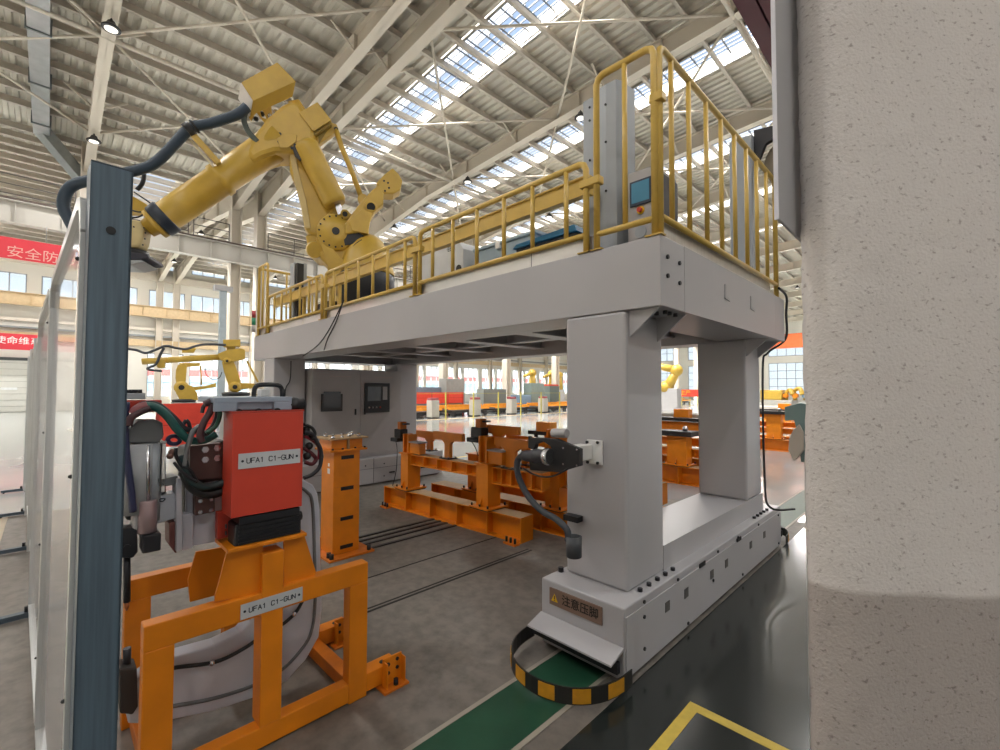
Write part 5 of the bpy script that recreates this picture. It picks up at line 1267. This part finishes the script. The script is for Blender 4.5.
def skid(x, y, label, L=3.2, Wd=1.5, cabinet=True, hd=.0):
    t = thing('transfer_skid', (x, y, 0), label, 'skid', 'orange transfer skids beyond the fence')
    for s in (-1, 1):
        rl = obj('side_rail', MB().box(x+s*Wd/2-.05, x+s*Wd/2+.05, y-L/2, y+L/2, .42, .55), SK, t)
        for yy in (-L/2+.3, 0, L/2-.3): obj('wheel', MB().cyl((x+s*Wd/2-.03, y+yy, .16), (x+s*Wd/2+.03, y+yy, .16), .16, 14), DKW, rl)
    obj('cross_bar', MB().box(x-Wd/2, x+Wd/2, y-L/2+.2, y-L/2+.3, .45, .53), SK, t); obj('cross_bar', MB().box(x-Wd/2, x+Wd/2, y+L/2-.3, y+L/2-.2, .45, .53), SK, t)
    obj('roller_bed', MB().box(x-Wd/2+.05, x+Wd/2-.05, y-L/2+.3, y+L/2-.4, .22, .36), mat('bed_dark', '#3a3634', .6), t)
    obj('loading_fork', MB().box(x-.1, x+.1, y-L/2-.3, y+L/2, .58, .68), SK, t)
    return t
sk0 = skid(-21.3, 14.2, 'low orange transfer skid on dark wheels in the row beyond the yellow fence posts')
y = 18.0
while y < 50: dup(sk0, (-21.3+random.uniform(-.3, .3), y, 0)); y += 3.9
def box_cab(name, x, y, w, d, h, m, label, top=None, group=None):
    t = thing(name, (x, y, 0), label, 'cabinet', group)
    obj('body', MB().box(x-w/2, x+w/2, y-d/2, y+d/2, .08, h), m, t, .02)
    obj('plinth', MB().box(x-w/2+.03, x+w/2-.03, y-d/2+.03, y+d/2-.03, 0, .08), BLK, t)
    obj('door', MB().box(x+w/2, x+w/2+.02, y-d/2+.05, y+d/2-.05, .15, h-.08), m, t, .01)
    if top: obj('top_unit', MB().box(x-w/2+.05, x+w/2-.05, y-d/2, y+d/2, h, h+.14), top, t, .03)
    return t
OFFW = mat('unit_offwhite', '#a9a69e', .5); MARO = mat('unit_maroon', '#8c4248', .5)
def at_x(px, X): return W(px, 400, 0, X).y
for px, lb in ((433, 'leftmost of the off-white units with maroon tops beyond the fence'), (475, 'second off-white unit with maroon top beyond the fence'), (511.5, 'third off-white unit with maroon top, right of the big grey cabinet'), (543, 'rightmost off-white unit with maroon top beyond the fence')):
    box_cab('welding_unit', -20.2, at_x(px, -20.2), .5, .5, 1.0, OFFW, lb, MARO)
box_cab('grey_cabinet', -23.4, at_x(491.5, -23.4), .8, 2.2, 1.65, mat('cabinet_mid_grey', '#757a76', .5), 'wide grey cabinet with horizontal ribs beyond the fence')
box_cab('grey_cabinet', -22.9, at_x(452, -22.9), .8, 1.5, 2.3, mat('cabinet_pale_grey', '#8f8f8c', .5), 'tall pale grey cabinet rising above the long red screen')
box_cab('grey_cabinet', -22.8, at_x(534, -22.8), .8, 1.5, 2.1, mat('cabinet_green_grey', '#7f8f8a', .5), 'tall green-grey cabinet among the far machines')
box_cab('grey_cabinet', -23.5, at_x(421, -23.5), .8, 2.6, 1.75, mat('cabinet_blue_grey', '#77828f', .5), 'low blue-grey machine above the red screen, left end')
box_cab('grey_cabinet', -23.4, at_x(551, -23.4), .8, 1.2, 1.9, mat('cabinet_dark', '#5e6a66', .5), 'dark cabinet with red upper half among the far machines', RED)
box_cab('blue_machine', -22.7, at_x(521, -22.7), .8, 1.4, 1.2, mat('machine_blue', '#7c97b0', .5), 'small bright blue machine between the grey cabinets')
for px, x_, lb in ((532.5, -24.8, 'small upright yellow robot arm above the green-grey cabinet'), (551.5, -25, 'upright yellow robot arm above the dark cabinet with red top'), (559.5, -26.5, 'upright yellow robot arm farthest right under the beam')):
    yy = at_x(px, x_); t = thing('robot_arm', (x_, yy, 0), lb, 'robot')
    obj('column', MB().box(x_-.35, x_+.35, yy-.35, yy+.35, 0, 1.6), GREYD, t, .03)
    obj('lower_arm', MB().cyl((x_, yy, 1.6), (x_, yy, 2.9), .34, 14, .22), ROBY, t); obj('joint', MB().ball((x_, yy, 3.0), .34, 12), ROBY, t)
    obj('forearm', MB().cyl((x_, yy, 3.0), (x_, yy-1.1, 2.7), .16, 12, .1), ROBY, t)

# ------------------------------------------------------------------ jigs on the right, seen between and beyond the legs
def jig(x0, x1, y, label, zt=.80, ps=(0.35,), deck=True, par=None):
    t = thing('jig_frame', ((x0+x1)/2, y, 0), label, 'fixture')
    girder((x0, y), (x1, y), .3, 0, .30, max(3, int((x1-x0)/.7)), par=t); girder((x0, y+1.1), (x1, y+1.1), .3, 0, .30, max(3, int((x1-x0)/.7)), par=t)
    for p in ps:
        xx = x0+(x1-x0)*p
        o = post(xx, y+.04, .34, .24, .30, zt, par=t)
        obj('black_rest', MB().box(xx-.12, xx+.46, y-.06, y+.3, zt+.015, zt+.10), BLK, o, .006)
        obj('rest_pad', MB().ball((xx+.3, y+.1, zt+.14), .05, 8), CHR, o)
    girder((x0+.1, y+.25), (x1-.1, y+.25), .16, .44, .58, 6, 'cross_beam', t); girder((x0+.1, y+.5), (x1-.1, y+.5), .16, .60, .74, 6, 'cross_beam', t)
    if deck:
        obj('upper_frame', MB().box(x0, x1, y+1.1, y+1.25, .82, .98), ORG, t, .004); obj('black_strip', MB().box(x0+.3, x1-.4, y+1.0, y+1.3, 1.0, 1.06), BLK, t)
        obj('white_part', MB().box(x0+.4, x1-.3, y+1.5, y+2.2, 1.0, 1.12), OFFW, t, .03); obj('orange_block', MB().box(x0+1.6, x0+1.9, y+1.3, y+1.5, 1.0, 1.22), ORG, t, .01)
        for xx in (x0+.1, x1-.3): obj('rear_post', MB().box(xx, xx+.15, y+1.15, y+1.3, .3, .82), ORG, t)
        obj('part_rest', MB().box(x0+.4, x0+.55, y+1.8, y+1.95, 0, 1.0), ORG, t); obj('part_rest', MB().box(x1-.6, x1-.45, y+1.8, y+1.95, 0, 1.0), ORG, t)
    return t
jig(-5.6, -2.6, 7.62, 'orange jig with black rest bar seen between the near gantry legs', ps=(.68, .2))
jig(-5.2, -2.3, 13.6, 'orange jig standing farther off, seen between rear leg and pillar', zt=.95, ps=(.56, .15))
ym = thing('yellow_machine', (-6.2, 24, 0), 'row of bright yellow machine parts far behind the orange jig on the right', 'machine')
a, b = W(760, 390, 1, 24), W(792, 400, 1, 24)
obj('machine_bed', MB().box(a.x, b.x, 24, 25.2, .5, 1.15), OFFW, ym, .03); obj('machine_head', MB().box(a.x, a.x+.9, 24, 24.8, 1.15, 1.62), ROBY, ym, .04)
for i in range(4):
    xx = a.x+1.0+i*.38; o = obj('arm_joint', MB().tube([(xx, 24.3, 1.15), (xx+.05*(-1)**i, 24.3, 1.5+.06*i), (xx+.2, 24.2, 1.62+.05*(i % 2)), (xx+.3, 24.1, 1.4)], .09, 10), ROBY, ym); obj('arm_cap', MB().lathe((xx, 24.1, 1.35), (0, 1, 0), [(0, .1), (.3, .12)], 12), mat('machine_blue', '#7c97b0') if i == 2 else ORG, o)
obj('machine_foot', MB().box(a.x+.1, b.x-.1, 24.2, 25, 0, .5), ORG, ym)
t = thing('robot_arm', (W(671, 390, 1, 26).x, 26, 0), 'yellow folded robot above the red banner between the near legs', 'robot')
xx = W(671, 390, 1, 26).x
obj('column', MB().box(xx-.5, xx+.5, 25.7, 26.3, 0, 1.7), GREYD, t, .03)
obj('lower_arm', MB().cyl((xx-.3, 26, 1.6), (xx+.35, 26, 2.7), .32, 14, .22), ROBY, t); obj('joint', MB().ball((xx+.35, 26, 2.75), .36, 12), ROBY, t); obj('forearm', MB().cyl((xx+.3, 26, 2.8), (xx-1.1, 25.8, 3.1), .24, 12, .16), ROBY, t); obj('shoulder', MB().ball((xx-.3, 26, 1.75), .42, 12), ROBY, t)
# teal sheet and pale flap hanging out beside the pillar
yq = 2.2
sh = thing('hanging_sheet', W(795, 430, 1, yq), 'grey-teal sheet with a pale lower flap sticking out beside the pillar', 'sheet')
obj('teal_part', MB().prism([W(*p, 1, yq) for p in ((784.5, 407), (800, 403), (806, 404), (806, 462), (801, 462), (797, 432), (794, 420), (785, 421))], (0, .02, 0)), mat('sheet_teal', '#6d8484', .5), sh, .002)
obj('pale_part', MB().prism([W(*p, 1, yq-.03) for p in ((799, 424), (803, 432), (804, 450), (797, 459), (793, 461), (788, 450), (789, 438), (793, 430))], (0, .015, 0)), mat('sheet_pale', '#b0a79c', .6), sh, .004)
obj('stand', MB().box(*sorted((W(803, 450, 1, yq).x, W(812, 450, 1, yq).x)), yq+.02, yq+.05, 0, W(803, 407, 1, yq).z), GREYD, sh)
# overhead crane bridge far right
cr = thing('crane_bridge', (-8, 34, 0), 'orange overhead crane bridge seen beyond the gantry corner', 'crane')
z_ = W(790, 341, 1, 34).z
obj('bridge_beam', MB().box(W(768, 341, 1, 34).x, 14, 33.7, 34.3, z_-.45, z_+.45), mat('crane_orange', '#e0703c', .45), cr)
obj('bridge_trolley', MB().box(-3.5, -2.0, 33.5, 34.5, z_+.45, z_+.8), mat('trolley_navy', '#3b4470', .5), cr)
for x in (W(768, 341, 1, 34).x, 14): obj('end_carriage', MB().box(x-.25, x+.25, 32.5, 35.5, z_-.3, z_+.3), mat('crane_orange', '#e0703c'), cr)
# building seen through the windows
ob = thing('factory_building', (-80, 30, 0), 'pale building with a red band seen through the left windows', 'building')
obj('wall', MB().box(-84, -78, -60, 160, 0, 6.5), mat('outside_pale', '#b4b9be', .7), ob); obj('red_band', MB().box(-78, -77.9, -60, 160, 3.4, 4.3), mat('outside_red', '#c0504e', .7), ob)
obj('blue_band', MB().box(-78, -77.9, -60, 160, 1.2, 3.0), mat('outside_blue', '#7d9ab0', .7), ob)
struct('trim_70', MB().box(-120, XW-.4, -80, 180, -.32, -.3), mat('outside_ground', '#c9c9c4', .8))
# galvanised duct beside the leftmost roof beam and a slim service column
q = W(38, 0, 2, 11.3); dx0 = q.x
du = thing('roof_duct', (-16, q.y, 11.1), 'pale galvanised duct running under the roof beside the leftmost roof beam', 'duct')
k_ = q.y/q.x
e_ = W(38, 132, 1, q.y*1.0)
obj('duct_run', MB().box(-24, 2, q.y-.22, q.y+.22, 11.1, 11.5), mat('galvanised', '#aab0b2', .35, metal=.5, var=.2, scale=3), du, .01)
for x in range(-23, 2, 3): obj('duct_flange', MB().box(x-.03, x+.03, q.y-.26, q.y+.26, 11.06, 11.54), mat('flange_dark', '#7c8284', .5), du)
obj('duct_drop', MB().bar((-24, q.y, 11.3), (-24.9, q.y+1.6, 9.6), .4, .4), mat('galvanised', '#aab0b2'), du, .01)
obj('duct_riser', MB().bar((-24.9, q.y+1.6, 9.65), (-24.9, q.y+1.6, 5.0), .4, .4), mat('galvanised', '#aab0b2'), du, .01)
xs_ = -19.5; q = W(221, 385, 0, xs_)
sc2 = thing('service_column', (xs_, q.y, 0), 'slim pale blue-grey column standing left of the gantry end', 'column')
obj('shaft', MB().box(xs_-.09, xs_+.09, q.y-.11, q.y+.11, .02, W(221, 291, 0, xs_).z), mat('column_blue_grey', '#aab6bd', .5), sc2, .01)
obj('base_plate', MB().box(xs_-.2, xs_+.2, q.y-.2, q.y+.2, 0, .02), GREYD, sc2); obj('head_box', MB().box(xs_-.15, xs_+.15, q.y-.3, q.y+.3, W(221, 291, 0, xs_).z, W(221, 286, 0, xs_).z), GREYD, sc2)
